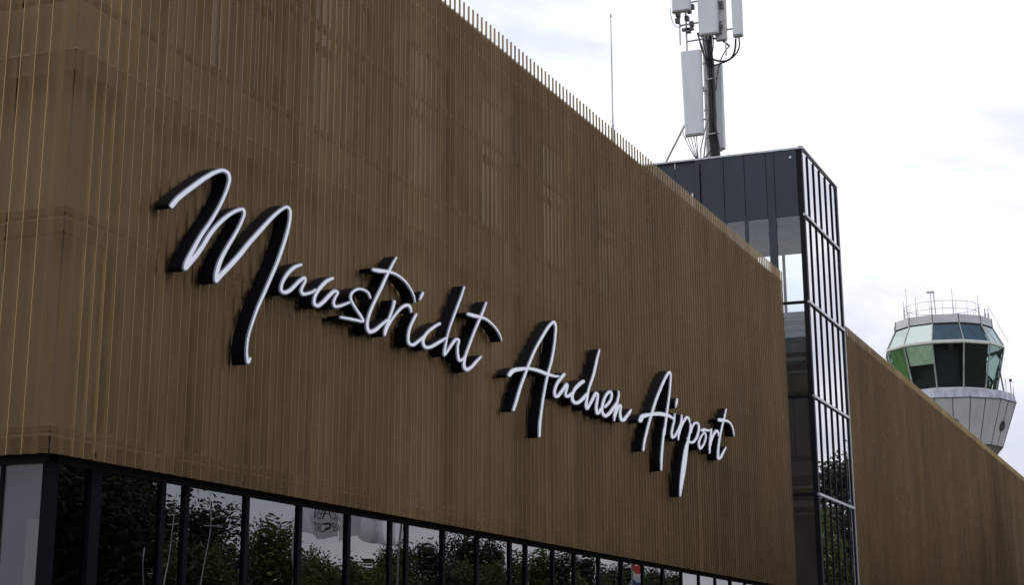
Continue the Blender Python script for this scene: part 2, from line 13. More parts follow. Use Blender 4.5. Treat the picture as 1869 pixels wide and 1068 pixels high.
('c',['35766,7703 -142,-51 -85,-34 -112,-51 -98,-49 -81,-47 -80,-54 -63,-50 -50,-50 -30,-41 -13,-40 2,-46 17,-30 27,-20 48,-16 64,-10 74,-3 41,2 41,4 42,6 55,12 111,29 56,19 57,22 170,76 122,61 124,70 94,65 1,10 -20,7 -14,1 -29,-3 -29,-9 -144,-59 -201,-102 -120,-55 -92,-39 -83,-28 -70,-19 -27,-5 -28,-3 -31,1 -36,4 -24,7 -17,7 -14,12 -13,21 -3,42 20,40 40,43 36,29 45,29 65,38 96,50 127,58 114,49 151,61 20,10 9,8 5,11 -4,9 -15,7 -21,4 -29,0 -28,-4'],['35752,7716 -155,-56 -85,-34 -122,-54 -103,-53 -94,-56 -77,-53 -61,-51 -51,-54 -29,-46 -9,-43 6,-41 25,-34 17,-11 24,-11 57,-15 67,-8 81,-2 83,7 55,9 55,12 70,17 56,17 98,35 157,68 146,72 143,81 95,67 5,10 -4,9 -24,11 -25,3 -29,-1 -28,-3 -29,-7 -29,-10 -133,-54 -57,-27 -182,-93 -128,-57 -84,-34 -83,-25 -28,-7 -28,-4 -43,3 -34,9 -15,12 -12,22 -4,23 5,24 13,23 19,24 29,27 30,23 91,55 111,59 200,88 185,76 27,14 13,12 6,10 -1,15 -16,12 -22,6 -32,3 -42,-1 -42,-7']),
('h',['36895,8560 -15,-8 -6,-6 -125,-148 -66,-84 -55,-81 -127,-202 -84,-115 -107,-127 -129,-135 -73,-92 -53,-79 -130,-218 -27,-61 -12,-40 2,-23 7,-13 27,-20 27,-11 35,-5 29,1 42,9 29,10 52,29 142,95 126,94 231,182 15,8 15,-1 14,-11 -3,-29 -35,-82 -60,-105 -25,-66 -5,-39 14,-56 24,-36 13,-7 26,-8 29,-3 43,2 45,8 33,9 41,15 40,20 43,34 69,78 -6,8 -14,3 -21,1 -30,-6 -15,-6 -15,-9 -77,-60 -33,-22 -12,-7 -15,-1 -11,12 -19,46 1,39 23,71 47,103 34,102 -2,19 -10,13 -23,11 -33,8 -58,4 -29,-1 -30,-4 -44,-12 -42,-18 -47,-31 -254,-199 -192,-137 -8,5 -1,19 13,54 18,45 75,164 29,52 41,58 54,66 213,220 68,78 59,77 54,86 133,232 153,227 3,5 -8,6 -15,2 -15,-2'],['36881,8573 -26,-10 -21,-13 -143,-172 -83,-111 -148,-232 -70,-99 -124,-149 -129,-134 -68,-87 -58,-85 -130,-218 -20,-40 -21,-65 1,-23 10,-18 26,-20 37,-14 41,-7 43,1 28,3 29,5 43,13 31,13 34,19 127,84 144,106 139,109 45,31 -1,-13 -18,-47 -57,-99 -26,-61 -11,-45 3,-38 19,-51 13,-17 17,-12 27,-10 28,-5 44,-2 44,3 59,11 44,12 45,17 45,22 28,19 25,22 73,83 -8,13 -22,8 -44,1 -44,-6 -30,-8 -28,-12 -79,-58 -8,7 -8,29 7,39 21,61 46,98 33,97 -1,20 -9,18 -17,12 -29,11 -29,6 -43,4 -30,0 -44,-3 -44,-6 -29,-7 -30,-10 -29,-12 -32,-16 -36,-24 -231,-182 -103,-76 -15,-9 -7,1 -2,5 17,50 69,148 47,83 40,54 56,66 151,153 87,95 63,78 68,101 140,245 161,238 -3,14 -21,7 -20,2 -24,-2']),
('e',['37585,7733 -46,-9 -46,-13 -93,-32 -65,-31 -73,-44 -95,-72 -65,-58 -78,-89 -57,-81 -20,-47 -6,-54 9,-37 21,-27 42,-23 66,-21 63,-9 45,-1 30,1 45,6 30,5 46,11 45,13 139,49 97,44 180,98 134,82 86,62 68,64 -6,9 -16,3 -31,-1 -31,-8 -147,-75 -200,-116 -137,-72 -100,-47 -93,-36 -61,-21 -30,-6 -21,1 -33,6 -43,14 -26,16 -17,32 -1,53 13,36 36,54 83,99 53,52 63,48 69,44 62,33 74,31 35,11 15,3 24,-9 21,-22 3,-19 -12,-32 -19,-27 -24,-25 -32,-24 -46,-29 -145,-79 -207,-97 -10,-11 5,-9 14,-5 29,-3 30,3 35,10 165,69 79,37 77,43 71,46 53,42 36,39 25,39 10,32 -3,29 -20,27 -32,20 -38,10 -39,2'],['37571,7746 -46,-10 -47,-12 -60,-19 -48,-18 -77,-37 -76,-48 -96,-72 -69,-63 -81,-94 -52,-76 -19,-46 -6,-54 8,-38 24,-31 49,-27 67,-21 70,-10 44,-2 45,2 45,4 45,7 46,10 61,17 138,49 105,45 77,40 106,58 137,83 97,68 76,70 2,10 -8,9 -31,8 -46,0 -32,-4 -31,-8 -32,-13 -111,-56 -249,-143 -129,-67 -78,-37 -92,-35 -46,-16 -15,0 -15,2 -44,14 -20,13 -13,22 -4,44 1,5 9,6 62,3 31,4 37,10 159,66 81,36 93,51 88,57 58,47 39,46 24,43 6,35 -14,33 -29,26 -46,18 -46,6 -61,-1','37544,7648 21,8 16,1 13,-12 3,-14 -15,-42 -42,-45 -59,-41 -94,-52 -84,-43 -101,-45 -10,1 1,5 30,38 59,67 49,46 48,36 62,40 55,31']),
('n',['38193,7817 -16,-6 -10,-9 -3,-71 -21,-48 -186,-225 -142,-233 -12,-31 -3,-25 14,-82 8,-4 16,-2 15,1 16,3 15,5 9,7 22,52 114,114 140,128 75,55 37,22 10,-5 -2,-11 -63,-83 -22,-63 -4,-55 23,-57 32,-31 25,-12 28,-6 46,-4 47,1 48,4 47,7 48,10 49,13 49,19 47,23 99,58 148,80 76,46 65,48 48,43 6,11 -17,7 -16,1 -33,-5 -16,-5 -417,-214 -115,-61 -19,-8 -29,-7 -16,-2 -20,1 -26,16 -29,32 -15,28 -7,29 4,61 55,97 -1,15 -18,18 -26,12 -31,5 -39,1 -32,-4 -31,-8 -32,-11 -46,-22 -51,-29 -11,1 19,37 130,189 19,37 0,41 -25,56 -15,7 -16,0'],['38178,7829 -32,-10 -16,-9 -10,-10 -4,-75 -15,-38 -33,-44 -156,-186 -140,-227 -16,-37 -4,-25 14,-87 8,-9 17,-5 15,-2 31,0 46,7 32,10 16,9 11,12 23,52 115,115 67,61 10,4 6,9 -12,-75 3,-34 23,-52 32,-31 24,-12 22,-7 33,-6 33,-2 79,1 47,5 48,7 64,12 65,19 49,18 52,26 100,58 159,86 75,46 50,36 62,55 10,11 -1,9 -16,10 -16,3 -33,2 -49,-6 -49,-14 -425,-218 -90,-49 -16,-8 -16,-5 -3,1 -19,13 -29,36 -15,53 5,51 53,93 1,20 -10,14 -17,12 -25,11 -31,7 -32,2 -63,-3 -47,-9 -48,-13 -7,1 117,172 12,27 4,26 -6,29 -27,57 -22,7 -19,1 -32,-2'])],
[('A',['42218,8885 -51,-15 -45,-18 -170,-97 -221,-151 -183,-138 -342,-279 -212,-182 -152,-148 -212,-225 -13,-7 -22,-5 -262,-41 -277,-51 -103,-22 -69,-19 -50,-16 -36,-15 -52,-28 -40,-31 -60,-59 -6,-11 2,-10 11,-10 19,-7 30,-5 34,-1 33,2 34,4 34,7 49,15 30,14 91,79 11,7 31,11 104,27 243,54 123,24 17,1 2,-3 -134,-149 -130,-152 -212,-264 -70,-96 -41,-77 -55,-140 7,-8 17,-4 16,-1 34,3 35,10 13,9 69,142 44,72 247,315 171,199 171,175 10,5 18,4 178,29 178,26 144,17 108,11 127,10 314,21 14,0 7,-3 -136,-287 -41,-15 -19,-13 -39,-69 -131,-294 -95,-244 -44,-153 -16,-133 -2,-148 13,-7 17,-2 18,0 37,8 17,12 48,210 53,181 79,227 96,241 9,6 43,16 21,24 215,448 16,9 18,2 93,6 56,1 74,-2 222,-12 38,4 28,7 22,8 17,13 -2,11 -23,7 -185,23 -129,9 -185,0 -11,1 -3,5 152,293 131,287 68,186 67,237 2,28 -7,21 -20,20 -31,17 -38,11 -37,3 -38,-2','42247,8833 22,-3 29,-17 9,-37 -42,-172 -44,-128 -99,-217 -116,-224 -141,-252 -10,-5 -18,-2 -310,-18 -236,-23 -180,-25 -286,-50 -12,1 7,12 233,243 135,126 166,141 298,243 205,158 221,152 147,88'],['42220,8901 -57,-14 -58,-21 -47,-23 -109,-62 -176,-114 -214,-157 -358,-289 -240,-205 -150,-143 -225,-236 -25,-7 -261,-42 -242,-44 -121,-26 -86,-23 -86,-32 -66,-36 -39,-31 -68,-70 0,-16 11,-12 19,-9 29,-7 33,-4 50,0 51,5 51,8 68,18 48,21 35,25 58,55 20,10 86,24 244,54 53,11 13,1 3,-5 -148,-165 -153,-184 -178,-225 -60,-90 -36,-76 -41,-117 10,-9 27,-8 33,-2 51,4 34,6 27,8 16,7 19,13 88,175 75,107 315,388 108,117 113,111 54,10 196,31 125,17 126,15 216,18 255,17 23,-1 -123,-263 -45,-22 -17,-13 -43,-75 -135,-304 -111,-298 -34,-157 -7,-211 7,-10 20,-7 35,-3 36,1 36,5 37,11 24,12 9,12 49,216 49,165 71,204 101,258 9,12 47,22 24,29 207,431 7,6 19,3 93,3 73,-1 185,-12 56,0 57,8 48,13 35,15 20,19 -6,16 -20,8 -180,24 -129,11 -185,2 -12,2 157,310 125,276 65,180 66,237 1,28 -9,21 -27,23 -35,17 -39,10 -37,4 -57,-1','42227,8797 20,1 3,-3 3,-39 -45,-172 -49,-139 -104,-223 -127,-241 -108,-187 -18,-3 -274,-18 -217,-20 -163,-22 -250,-42 -11,3 4,6 209,220 122,113 162,139 300,245 199,154 188,131 92,59']),
('i',['42841,8288 -19,-5 -15,-8 -61,-69 -29,-43 -14,-35 -9,-51 -4,-39 2,-5 9,-2 20,3 20,12 98,89 41,50 13,35 8,63 -4,5 -17,4','42610,7874 -19,-5 -15,-11 -48,-105 -30,-54 -158,-189 -84,-108 -31,-53 -7,-28 3,-37 9,-26 15,-20 13,-10 26,-9 36,-4 38,0 37,5 38,7 90,27 113,46 78,42 107,74 115,91 61,57 95,106 -8,4 -19,1 -19,-4 -20,-10 -185,-144 -175,-115 -70,-41 -67,-35 -90,-38 -19,-7 -20,-3 -14,14 -12,32 -2,27 12,34 93,137 122,152 34,65 22,129 -7,7 -19,2'],['42823,8300 -39,-12 -26,-14 -71,-82 -28,-48 -24,-119 15,-9 23,-2 27,1 45,8 24,9 12,7 114,104 27,31 17,31 16,85 -7,10 -27,8 -20,1 -39,-2','42612,7890 -39,-8 -19,-7 -20,-10 -9,-9 -50,-110 -31,-54 -218,-267 -53,-82 -7,-28 3,-37 14,-37 19,-19 26,-13 35,-8 37,-3 56,2 57,8 38,7 96,29 125,50 91,49 98,67 124,97 66,63 95,106 -9,10 -12,4 -39,2 -38,-5 -20,-4 -40,-15 -186,-144 -142,-95 -80,-49 -73,-40 -46,-22 -19,-6 -8,3 -9,42 18,46 92,131 114,141 22,35 17,41 19,129 -14,9 -17,4 -26,1']),
('r',['43205,7918 -20,-7 -10,-9 -44,-100 -35,-60 -139,-178 -92,-127 -38,-59 -21,-58 2,-76 11,-10 28,-1 20,4 20,10 60,101 23,19 136,149 70,64 77,59 90,62 253,149 73,34 20,4 24,-1 43,-5 24,-9 109,-70 28,-2 20,4 19,6 8,7 -24,81 -12,16 -23,14 -52,13 -59,6 -59,0 -60,-5 -60,-12 -39,-11 -78,-32 -64,-36 -191,-123 -10,2 0,6 27,70 12,107 -4,5 -17,4 -26,-1'],['43207,7934 -46,-12 -19,-8 -18,-13 -47,-106 -31,-54 -209,-274 -63,-96 -20,-57 2,-82 10,-10 14,-3 46,-3 39,5 21,4 27,9 23,14 61,100 171,181 98,84 150,104 231,134 40,18 30,-4 37,-17 83,-57 37,-7 41,2 52,10 40,16 12,13 -21,76 -19,26 -34,18 -70,15 -59,5 -79,-1 -80,-9 -80,-17 -61,-20 -54,-24 -132,-77 -12,9 4,103 -14,7 -23,4 -39,-1']),
('p',['44437,7889 -62,-14 -42,-11 -42,-16 -43,-19 -80,-49 -116,-91 -10,13 9,92 -10,4 -36,1 -41,-8 -23,-11 -43,-141 -55,-85 -153,-175 -9,-7 -39,2 -20,-3 -12,-7 42,-23 -1,-5 -62,-63 -136,-110 -95,-111 -122,-179 -124,-205 -101,-196 -107,-239 -50,-145 -21,-121 -10,-125 10,-4 30,-2 32,7 16,12 418,583 94,158 111,205 167,356 84,127 5,3 19,0 79,-5 59,-1 60,3 61,5 60,10 62,13 104,33 68,28 94,45 69,37 58,35 66,48 48,39 86,91 41,62 18,59 -18,55 -41,40 -44,19 -35,6 -41,3 -61,-2 -41,-3 -62,-8','44469,7852 87,11 49,0 35,-13 31,-30 16,-44 -6,-29 -27,-49 -48,-57 -66,-65 -63,-53 -67,-46 -55,-31 -116,-53 -104,-38 -62,-15 -80,-8 -60,-1 -59,1 -49,7 -3,5 133,190 21,7 41,6 21,8 119,133 39,31 76,51 48,29 49,24 42,15'],['44459,7908 -103,-21 -84,-25 -73,-33 -76,-45 -13,6 -3,11 -13,9 -28,6 -39,0 -41,-4 -40,-9 -29,-9 -26,-15 -47,-146 -51,-79 -135,-156 -14,-7 -40,-7 -20,-6 -26,-14 -1,-12 36,-18 -2,-11 -59,-57 -128,-103 -90,-105 -116,-167 -148,-246 -113,-224 -101,-232 -43,-145 -23,-206 11,-10 14,-4 48,-4 38,4 22,4 27,7 25,13 392,543 82,129 96,169 88,170 126,275 40,71 38,55 10,5 138,1 61,4 80,10 62,11 61,15 63,19 63,23 76,33 95,47 117,69 112,87 84,90 44,69 14,59 -21,55 -43,40 -56,22 -71,9 -61,0 -62,-4','44452,7832 61,12 41,3 11,0 31,-14 26,-31 10,-33 -7,-35 -28,-45 -47,-56 -114,-104 -66,-46 -64,-36 -102,-47 -88,-33 -41,-11 -20,-4 -61,-4 -88,1 -22,2 -3,6 114,165 17,7 44,12 32,15 99,113 43,39 128,84 50,26']),
('o',['45157,7805 -191,-40 -34,-11 -14,-8 -8,-6 -1,-12 21,-9 51,-1 42,5 85,15 19,-1 -3,-12 7,-4 42,-13 -25,-14 -212,-94 -99,-55 -68,-45 -60,-47 -40,-39 -30,-38 -10,-24 -2,-28 13,-38 27,-31 21,-15 34,-13 46,-7 51,1 63,9 42,11 43,14 91,38 129,65 82,51 64,47 60,54 49,55 32,46 12,31 0,29 -14,21 -23,15 -37,13 -169,37 14,8 42,5 254,13 65,6 64,9 88,18 147,35 24,9 6,6 -7,5 -35,2 -152,-21 -86,-9 -64,-4 -170,-3 -84,-4 -85,-9','45240,7688 8,3 21,-1 42,-11 26,-14 9,-17 -9,-47 -58,-76 -73,-66 -103,-69 -119,-60 -74,-31 -43,-14 -20,3 -18,13 -31,48 4,35 31,43 65,59 106,77 72,42'],['45202,7828 -256,-52 -48,-15 -31,-15 -13,-13 -1,-12 11,-10 29,-8 26,-2 39,0 42,3 63,10 40,-14 -9,-7 -209,-94 -94,-51 -71,-48 -58,-45 -44,-41 -30,-38 -15,-36 2,-33 17,-38 24,-26 30,-19 39,-13 50,-7 61,1 63,6 84,18 77,25 75,32 118,59 74,43 79,55 68,57 51,55 38,51 17,36 2,35 -12,22 -29,20 -38,14 -89,23 29,4 106,5 85,7 108,15 88,17 154,37 35,11 22,15 0,12 -8,5 -21,5 -43,1 -260,-32 -276,-8 -85,-7','45231,7658 13,6 21,-1 13,-5 13,-16 1,-17 -22,-49 -60,-71 -62,-53 -83,-55 -83,-44 -90,-38 -15,3 -10,10 -15,44 12,30 32,38 60,53 88,64 69,41']),
('r',['45936,7896 -21,-15 -96,-181 -92,-156 -32,-73 -15,-89 0,-156 21,-7 22,0 21,4 25,12 73,183 34,21 87,97 62,60 99,83 89,62 157,84 82,37 46,17 22,0 21,-4 62,-22 38,-56 14,-9 29,0 23,6 12,8 12,37 6,24 -6,23 -30,26 -38,19 -47,12 -44,3 -44,-1 -67,-9 -45,-11 -45,-14 -90,-38 -184,-104 -100,-66 -15,-1 -2,12 61,183 -17,9 -22,2 -44,-6'],['45938,7914 -44,-14 -31,-19 -106,-200 -86,-143 -32,-74 -15,-88 0,-156 10,-11 14,-4 30,-3 43,2 43,7 22,7 34,17 76,183 32,21 93,104 54,53 116,96 94,62 122,64 88,38 21,-2 33,-13 41,-61 25,-9 44,-1 45,6 46,13 23,13 4,6 17,62 -8,29 -58,40 -37,13 -39,8 -69,3 -75,-5 -67,-11 -68,-16 -68,-24 -60,-27 -172,-94 -7,14 30,109 -17,10 -32,5 -43,0']),
('t',['47565,8654 -19,-5 -12,-8 -292,-310 -18,-8 -23,-2 -362,-29 -45,-6 -46,-10 -40,-14 -32,-16 -13,-13 0,-12 15,-10 35,-8 36,-1 56,3 317,33 18,1 8,-5 -240,-257 -159,-190 -135,-183 -85,-146 -47,-111 -33,-121 -3,-41 13,-22 30,-14 43,-6 44,1 67,7 90,18 94,27 80,33 64,36 136,92 336,210 3,7 -8,4 -23,1 -23,-3 -24,-7 -390,-196 -174,-102 -57,-30 -51,-19 -45,-11 -12,12 18,126 20,73 51,112 71,127 83,123 108,143 294,325 22,8 138,19 69,7 115,6 92,2 92,-3 66,-7 58,-11 118,-40 84,-45 94,-86 64,-109 7,-4 23,1 17,9 -14,108 -42,69 -74,64 -56,30 -67,28 -111,30 -68,9 -84,7 -191,5 -114,-4 -138,-9 -11,5 106,123 129,181 4,6 -9,5 -15,1'],['47567,8671 -59,-15 -29,-16 -276,-296 -22,-8 -317,-26 -91,-13 -45,-10 -55,-17 -38,-18 -26,-20 -4,-18 10,-11 34,-12 43,-6 66,1 294,29 21,-2 -247,-270 -167,-204 -119,-167 -86,-157 -27,-68 -34,-127 0,-52 20,-22 38,-13 57,-6 66,1 89,11 101,21 105,31 75,30 80,44 136,92 344,217 -1,12 -10,5 -18,4 -35,2 -46,-4 -23,-5 -47,-14 -399,-201 -179,-105 -23,-12 -23,-2 16,107 21,74 51,112 74,127 88,129 101,132 123,141 160,170 16,5 23,4 92,11 69,6 92,3 138,-1 51,-4 62,-11 60,-16 71,-28 88,-50 77,-76 58,-103 12,-11 34,-5 47,3 48,11 31,16 -11,109 -42,75 -72,64 -119,59 -53,18 -66,16 -63,10 -80,8 -185,7 -119,-1 -138,-7 -9,5 99,115 127,181 -10,11 -17,4 -32,1'])]]
import bpy, bmesh, math, random
from mathutils import Vector, Matrix
random.seed(7)
scene=bpy.context.scene; col=scene.collection
R=math.radians
# ------------------------------------------------------------------ helpers
class MB:
    """collects faces for one mesh object"""
    def __init__(s): s.v=[];s.f=[];s.m=[]
    def face(s,pts,mi=0):
        n=len(s.v); s.v+= [tuple(p) for p in pts]; s.f.append(tuple(range(n,n+len(pts)))); s.m.append(mi)
    def box(s,x0,x1,y0,y1,z0,z1,mi=0):
        n=len(s.v)
        s.v+=[(x0,y0,z0),(x1,y0,z0),(x1,y1,z0),(x0,y1,z0),(x0,y0,z1),(x1,y0,z1),(x1,y1,z1),(x0,y1,z1)]
        for q in((0,3,2,1),(4,5,6,7),(0,1,5,4),(1,2,6,5),(2,3,7,6),(3,0,4,7)):
            s.f.append(tuple(n+i for i in q)); s.m.append(mi)
        return s
    def tube(s,pts,r,n=8,mi=0,cap=True):
        pts=[Vector(p) for p in pts]; rr=r if isinstance(r,(list,tuple)) else [r]*len(pts)
        base=len(s.v); up=None
        for i,p in enumerate(pts):
            d=(pts[min(i+1,len(pts)-1)]-pts[max(i-1,0)]).normalized()
            if up is None: up=Vector((0,0,1)) if abs(d.z)<.9 else Vector((1,0,0))
            a=d.cross(up).normalized(); b=a.cross(d).normalized(); up=b
            for k in range(n):
                t=2*math.pi*k/n; s.v.append(tuple(p+rr[i]*(math.cos(t)*a+math.sin(t)*b)))
        for i in range(len(pts)-1):
            for k in range(n):
                a0=base+i*n+k; a1=base+i*n+(k+1)%n
                s.f.append((a0,a1,a1+n,a0+n)); s.m.append(mi)
        if cap:
            s.f.append(tuple(base+k for k in range(n))[::-1]); s.m.append(mi)
            s.f.append(tuple(base+(len(pts)-1)*n+k for k in range(n))); s.m.append(mi)
        return s
    def ring(s,cx,cy,levels,n=12,a0=0.0,cap=(False,False),mi=0):
        base=len(s.v)
        for r,z in levels:
            for k in range(n):
                t=a0+2*math.pi*k/n; s.v.append((cx+r*math.cos(t),cy+r*math.sin(t),z))
        for i in range(len(levels)-1):
            for k in range(n):
                p=base+i*n+k; q=base+i*n+(k+1)%n
                s.f.append((p,q,q+n,p+n)); s.m.append(mi)
        if cap[0]: s.f.append(tuple(base+k for k in range(n))[::-1]); s.m.append(mi)
        if cap[1]: s.f.append(tuple(base+(len(levels)-1)*n+k for k in range(n))); s.m.append(mi)
        return s
    def build(s,name,mats,parent=None,smooth=False,bevel=0):
        me=bpy.data.meshes.new(name); me.from_pydata(s.v,[],s.f)
        for m in (mats if isinstance(mats,(list,tuple)) else [mats]): me.materials.append(m)
        me.polygons.foreach_set('material_index',s.m)
        if smooth: me.polygons.foreach_set('use_smooth',[True]*len(s.f))
        me.update()
        o=bpy.data.objects.new(name,me); col.objects.link(o)
        if parent: o.parent=parent
        if bevel:
            b=o.modifiers.new('bevel','BEVEL'); b.width=bevel; b.segments=2; b.limit_method='ANGLE'
        return o
def thing(name,label,cat,loc=(0,0,0),group=None,rz=0):
    o=bpy.data.objects.new(name,None); col.objects.link(o); o.location=loc; o.rotation_euler=(0,0,rz)
    o.empty_display_size=.3; o['label']=label; o['category']=cat
    if group:o['group']=group
    return o
def tag(o,label=None,cat=None,group=None,kind=None):
    if label:o['label']=label
    if cat:o['category']=cat
    if group:o['group']=group
    if kind:o['kind']=kind
    return o
def keep(o,parent):      # parent without moving
    o.parent=parent; o.matrix_parent_inverse=Matrix.Translation(-parent.location); return o
# ------------------------------------------------------------------ materials
def mat(name):
    m=bpy.data.materials.new(name); m.use_nodes=True; nt=m.node_tree; nt.nodes.clear()
    out=nt.nodes.new('ShaderNodeOutputMaterial'); return m,nt,out
def N(nt,t,**k):
    n=nt.nodes.new(t)
    for a,b in k.items():
        if a in n.inputs.keys(): n.inputs[a].default_value=b
        else: setattr(n,a,b)
    return n
def noise_col(nt,c0,c1,scale=3,detail=4,coord='Object',stretch=(1,1,1),lo=.35,hi=.65):
    tc=N(nt,'ShaderNodeTexCoord'); mp=N(nt,'ShaderNodeMapping'); mp.inputs['Scale'].default_value=stretch
    nt.links.new(tc.outputs[coord],mp.inputs[0])
    n=N(nt,'ShaderNodeTexNoise'); n.inputs['Scale'].default_value=scale; n.inputs['Detail'].default_value=detail
    nt.links.new(mp.outputs[0],n.inputs[0])
    r=N(nt,'ShaderNodeValToRGB'); r.color_ramp.elements[0].position=lo; r.color_ramp.elements[1].position=hi
    r.color_ramp.elements[0].color=(*c0,1); r.color_ramp.elements[1].color=(*c1,1)
    nt.links.new(n.outputs[0],r.inputs[0]); return r,n,mp
def paint(name,c,rough=.5,metal=0,var=.12,scale=2.5,spec=.5,stretch=(1,1,.4),bump=0,emit=None):
    m,nt,out=mat(name); p=N(nt,'ShaderNodeBsdfPrincipled'); p.inputs['Roughness'].default_value=rough; p.inputs['Metallic'].default_value=metal
    p.inputs['Specular IOR Level'].default_value=spec
    r,n,mp=noise_col(nt,tuple(x*(1-var) for x in c),tuple(min(1,x*(1+var)) for x in c),scale,5,stretch=stretch)
    nt.links.new(r.outputs[0],p.inputs['Base Color'])
    if bump:
        b=N(nt,'ShaderNodeBump'); b.inputs['Strength'].default_value=bump; b.inputs['Distance'].default_value=.02
        nt.links.new(n.outputs[0],b.inputs['Height']); nt.links.new(b.outputs[0],p.inputs['Normal'])
    if emit:
        p.inputs['Emission Color'].default_value=(*c,1); p.inputs['Emission Strength'].default_value=emit
    nt.links.new(p.outputs[0],out.inputs[0]); return m
def glass(name,tint=(.3,.33,.34),ior=1.9,gloss=(1,1,1),warp=.02,wscale=.6,rough=.0):
    m,nt,out=mat(name)
    t=N(nt,'ShaderNodeBsdfTransparent'); t.inputs[0].default_value=(*tint,1)
    g=N(nt,'ShaderNodeBsdfGlossy'); g.inputs[0].default_value=(*gloss,1); g.inputs['Roughness'].default_value=rough
    fr=N(nt,'ShaderNodeFresnel'); fr.inputs[0].default_value=ior
    tc=N(nt,'ShaderNodeTexCoord'); n=N(nt,'ShaderNodeTexNoise'); n.inputs['Scale'].default_value=wscale; n.inputs['Detail'].default_value=1
    nt.links.new(tc.outputs['Object'],n.inputs[0])
    b=N(nt,'ShaderNodeBump'); b.inputs['Strength'].default_value=1; b.inputs['Distance'].default_value=warp
    nt.links.new(n.outputs[0],b.inputs['Height']); nt.links.new(b.outputs[0],g.inputs['Normal'])
    mx=N(nt,'ShaderNodeMixShader'); (nt.links.new(fr.outputs[0],mx.inputs[0]) if ior<9 else setattr(mx.inputs[0],'default_value',ior-10)); nt.links.new(t.outputs[0],mx.inputs[1]); nt.links.new(g.outputs[0],mx.inputs[2])
    nt.links.new(mx.outputs[0],out.inputs[0]); return m
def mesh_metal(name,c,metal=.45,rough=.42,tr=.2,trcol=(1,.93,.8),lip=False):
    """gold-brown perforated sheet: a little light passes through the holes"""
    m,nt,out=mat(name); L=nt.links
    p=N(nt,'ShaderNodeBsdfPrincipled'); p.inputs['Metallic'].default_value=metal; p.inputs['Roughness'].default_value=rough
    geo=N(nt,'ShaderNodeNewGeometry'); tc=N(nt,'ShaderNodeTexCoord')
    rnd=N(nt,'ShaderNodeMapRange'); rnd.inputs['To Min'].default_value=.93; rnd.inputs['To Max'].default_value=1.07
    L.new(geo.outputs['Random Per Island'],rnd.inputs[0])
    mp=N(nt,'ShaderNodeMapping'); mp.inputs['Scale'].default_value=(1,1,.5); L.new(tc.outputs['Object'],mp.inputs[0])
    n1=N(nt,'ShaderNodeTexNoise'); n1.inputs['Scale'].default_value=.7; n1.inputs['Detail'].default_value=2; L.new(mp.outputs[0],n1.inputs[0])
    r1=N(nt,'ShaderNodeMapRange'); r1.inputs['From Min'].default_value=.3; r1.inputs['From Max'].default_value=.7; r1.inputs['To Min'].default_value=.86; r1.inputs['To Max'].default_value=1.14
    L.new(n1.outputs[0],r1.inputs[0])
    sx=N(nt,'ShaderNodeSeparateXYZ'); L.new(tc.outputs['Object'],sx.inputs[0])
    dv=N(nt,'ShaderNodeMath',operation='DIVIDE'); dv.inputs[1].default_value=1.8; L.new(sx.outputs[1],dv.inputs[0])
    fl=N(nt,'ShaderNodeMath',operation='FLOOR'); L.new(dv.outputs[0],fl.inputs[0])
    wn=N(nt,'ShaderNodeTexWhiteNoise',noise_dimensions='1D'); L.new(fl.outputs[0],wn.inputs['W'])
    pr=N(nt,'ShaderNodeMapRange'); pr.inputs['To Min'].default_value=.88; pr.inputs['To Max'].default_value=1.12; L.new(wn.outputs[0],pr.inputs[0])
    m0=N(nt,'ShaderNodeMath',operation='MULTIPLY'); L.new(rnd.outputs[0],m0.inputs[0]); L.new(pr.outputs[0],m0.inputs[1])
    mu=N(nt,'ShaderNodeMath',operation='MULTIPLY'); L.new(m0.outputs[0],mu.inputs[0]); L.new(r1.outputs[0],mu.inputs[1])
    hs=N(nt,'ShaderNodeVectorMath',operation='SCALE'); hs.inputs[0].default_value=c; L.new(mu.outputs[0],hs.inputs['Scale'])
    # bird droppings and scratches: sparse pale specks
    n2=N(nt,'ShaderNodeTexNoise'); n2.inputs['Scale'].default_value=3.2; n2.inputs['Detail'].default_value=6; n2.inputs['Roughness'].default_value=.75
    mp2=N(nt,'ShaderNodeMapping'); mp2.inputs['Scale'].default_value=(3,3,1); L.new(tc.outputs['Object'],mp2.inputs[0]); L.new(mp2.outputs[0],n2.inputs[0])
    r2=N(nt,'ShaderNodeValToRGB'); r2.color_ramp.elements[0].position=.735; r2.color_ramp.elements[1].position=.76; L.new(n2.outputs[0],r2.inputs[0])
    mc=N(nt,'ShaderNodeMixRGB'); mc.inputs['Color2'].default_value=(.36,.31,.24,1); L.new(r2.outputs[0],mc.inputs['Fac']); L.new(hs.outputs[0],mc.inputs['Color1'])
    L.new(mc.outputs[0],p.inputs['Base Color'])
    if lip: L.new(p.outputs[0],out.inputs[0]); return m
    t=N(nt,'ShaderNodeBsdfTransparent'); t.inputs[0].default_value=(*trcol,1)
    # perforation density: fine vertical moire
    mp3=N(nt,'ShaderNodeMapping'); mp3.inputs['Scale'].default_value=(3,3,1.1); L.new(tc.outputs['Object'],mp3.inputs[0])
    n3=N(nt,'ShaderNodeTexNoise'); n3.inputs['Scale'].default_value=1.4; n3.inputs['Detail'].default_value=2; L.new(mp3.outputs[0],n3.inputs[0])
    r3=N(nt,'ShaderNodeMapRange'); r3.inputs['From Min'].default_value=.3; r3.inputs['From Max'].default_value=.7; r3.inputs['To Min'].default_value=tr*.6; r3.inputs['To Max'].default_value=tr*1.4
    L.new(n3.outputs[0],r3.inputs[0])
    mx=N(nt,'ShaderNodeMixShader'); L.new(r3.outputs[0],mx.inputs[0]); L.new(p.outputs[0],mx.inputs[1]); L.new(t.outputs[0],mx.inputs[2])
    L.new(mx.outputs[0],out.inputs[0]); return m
M={}
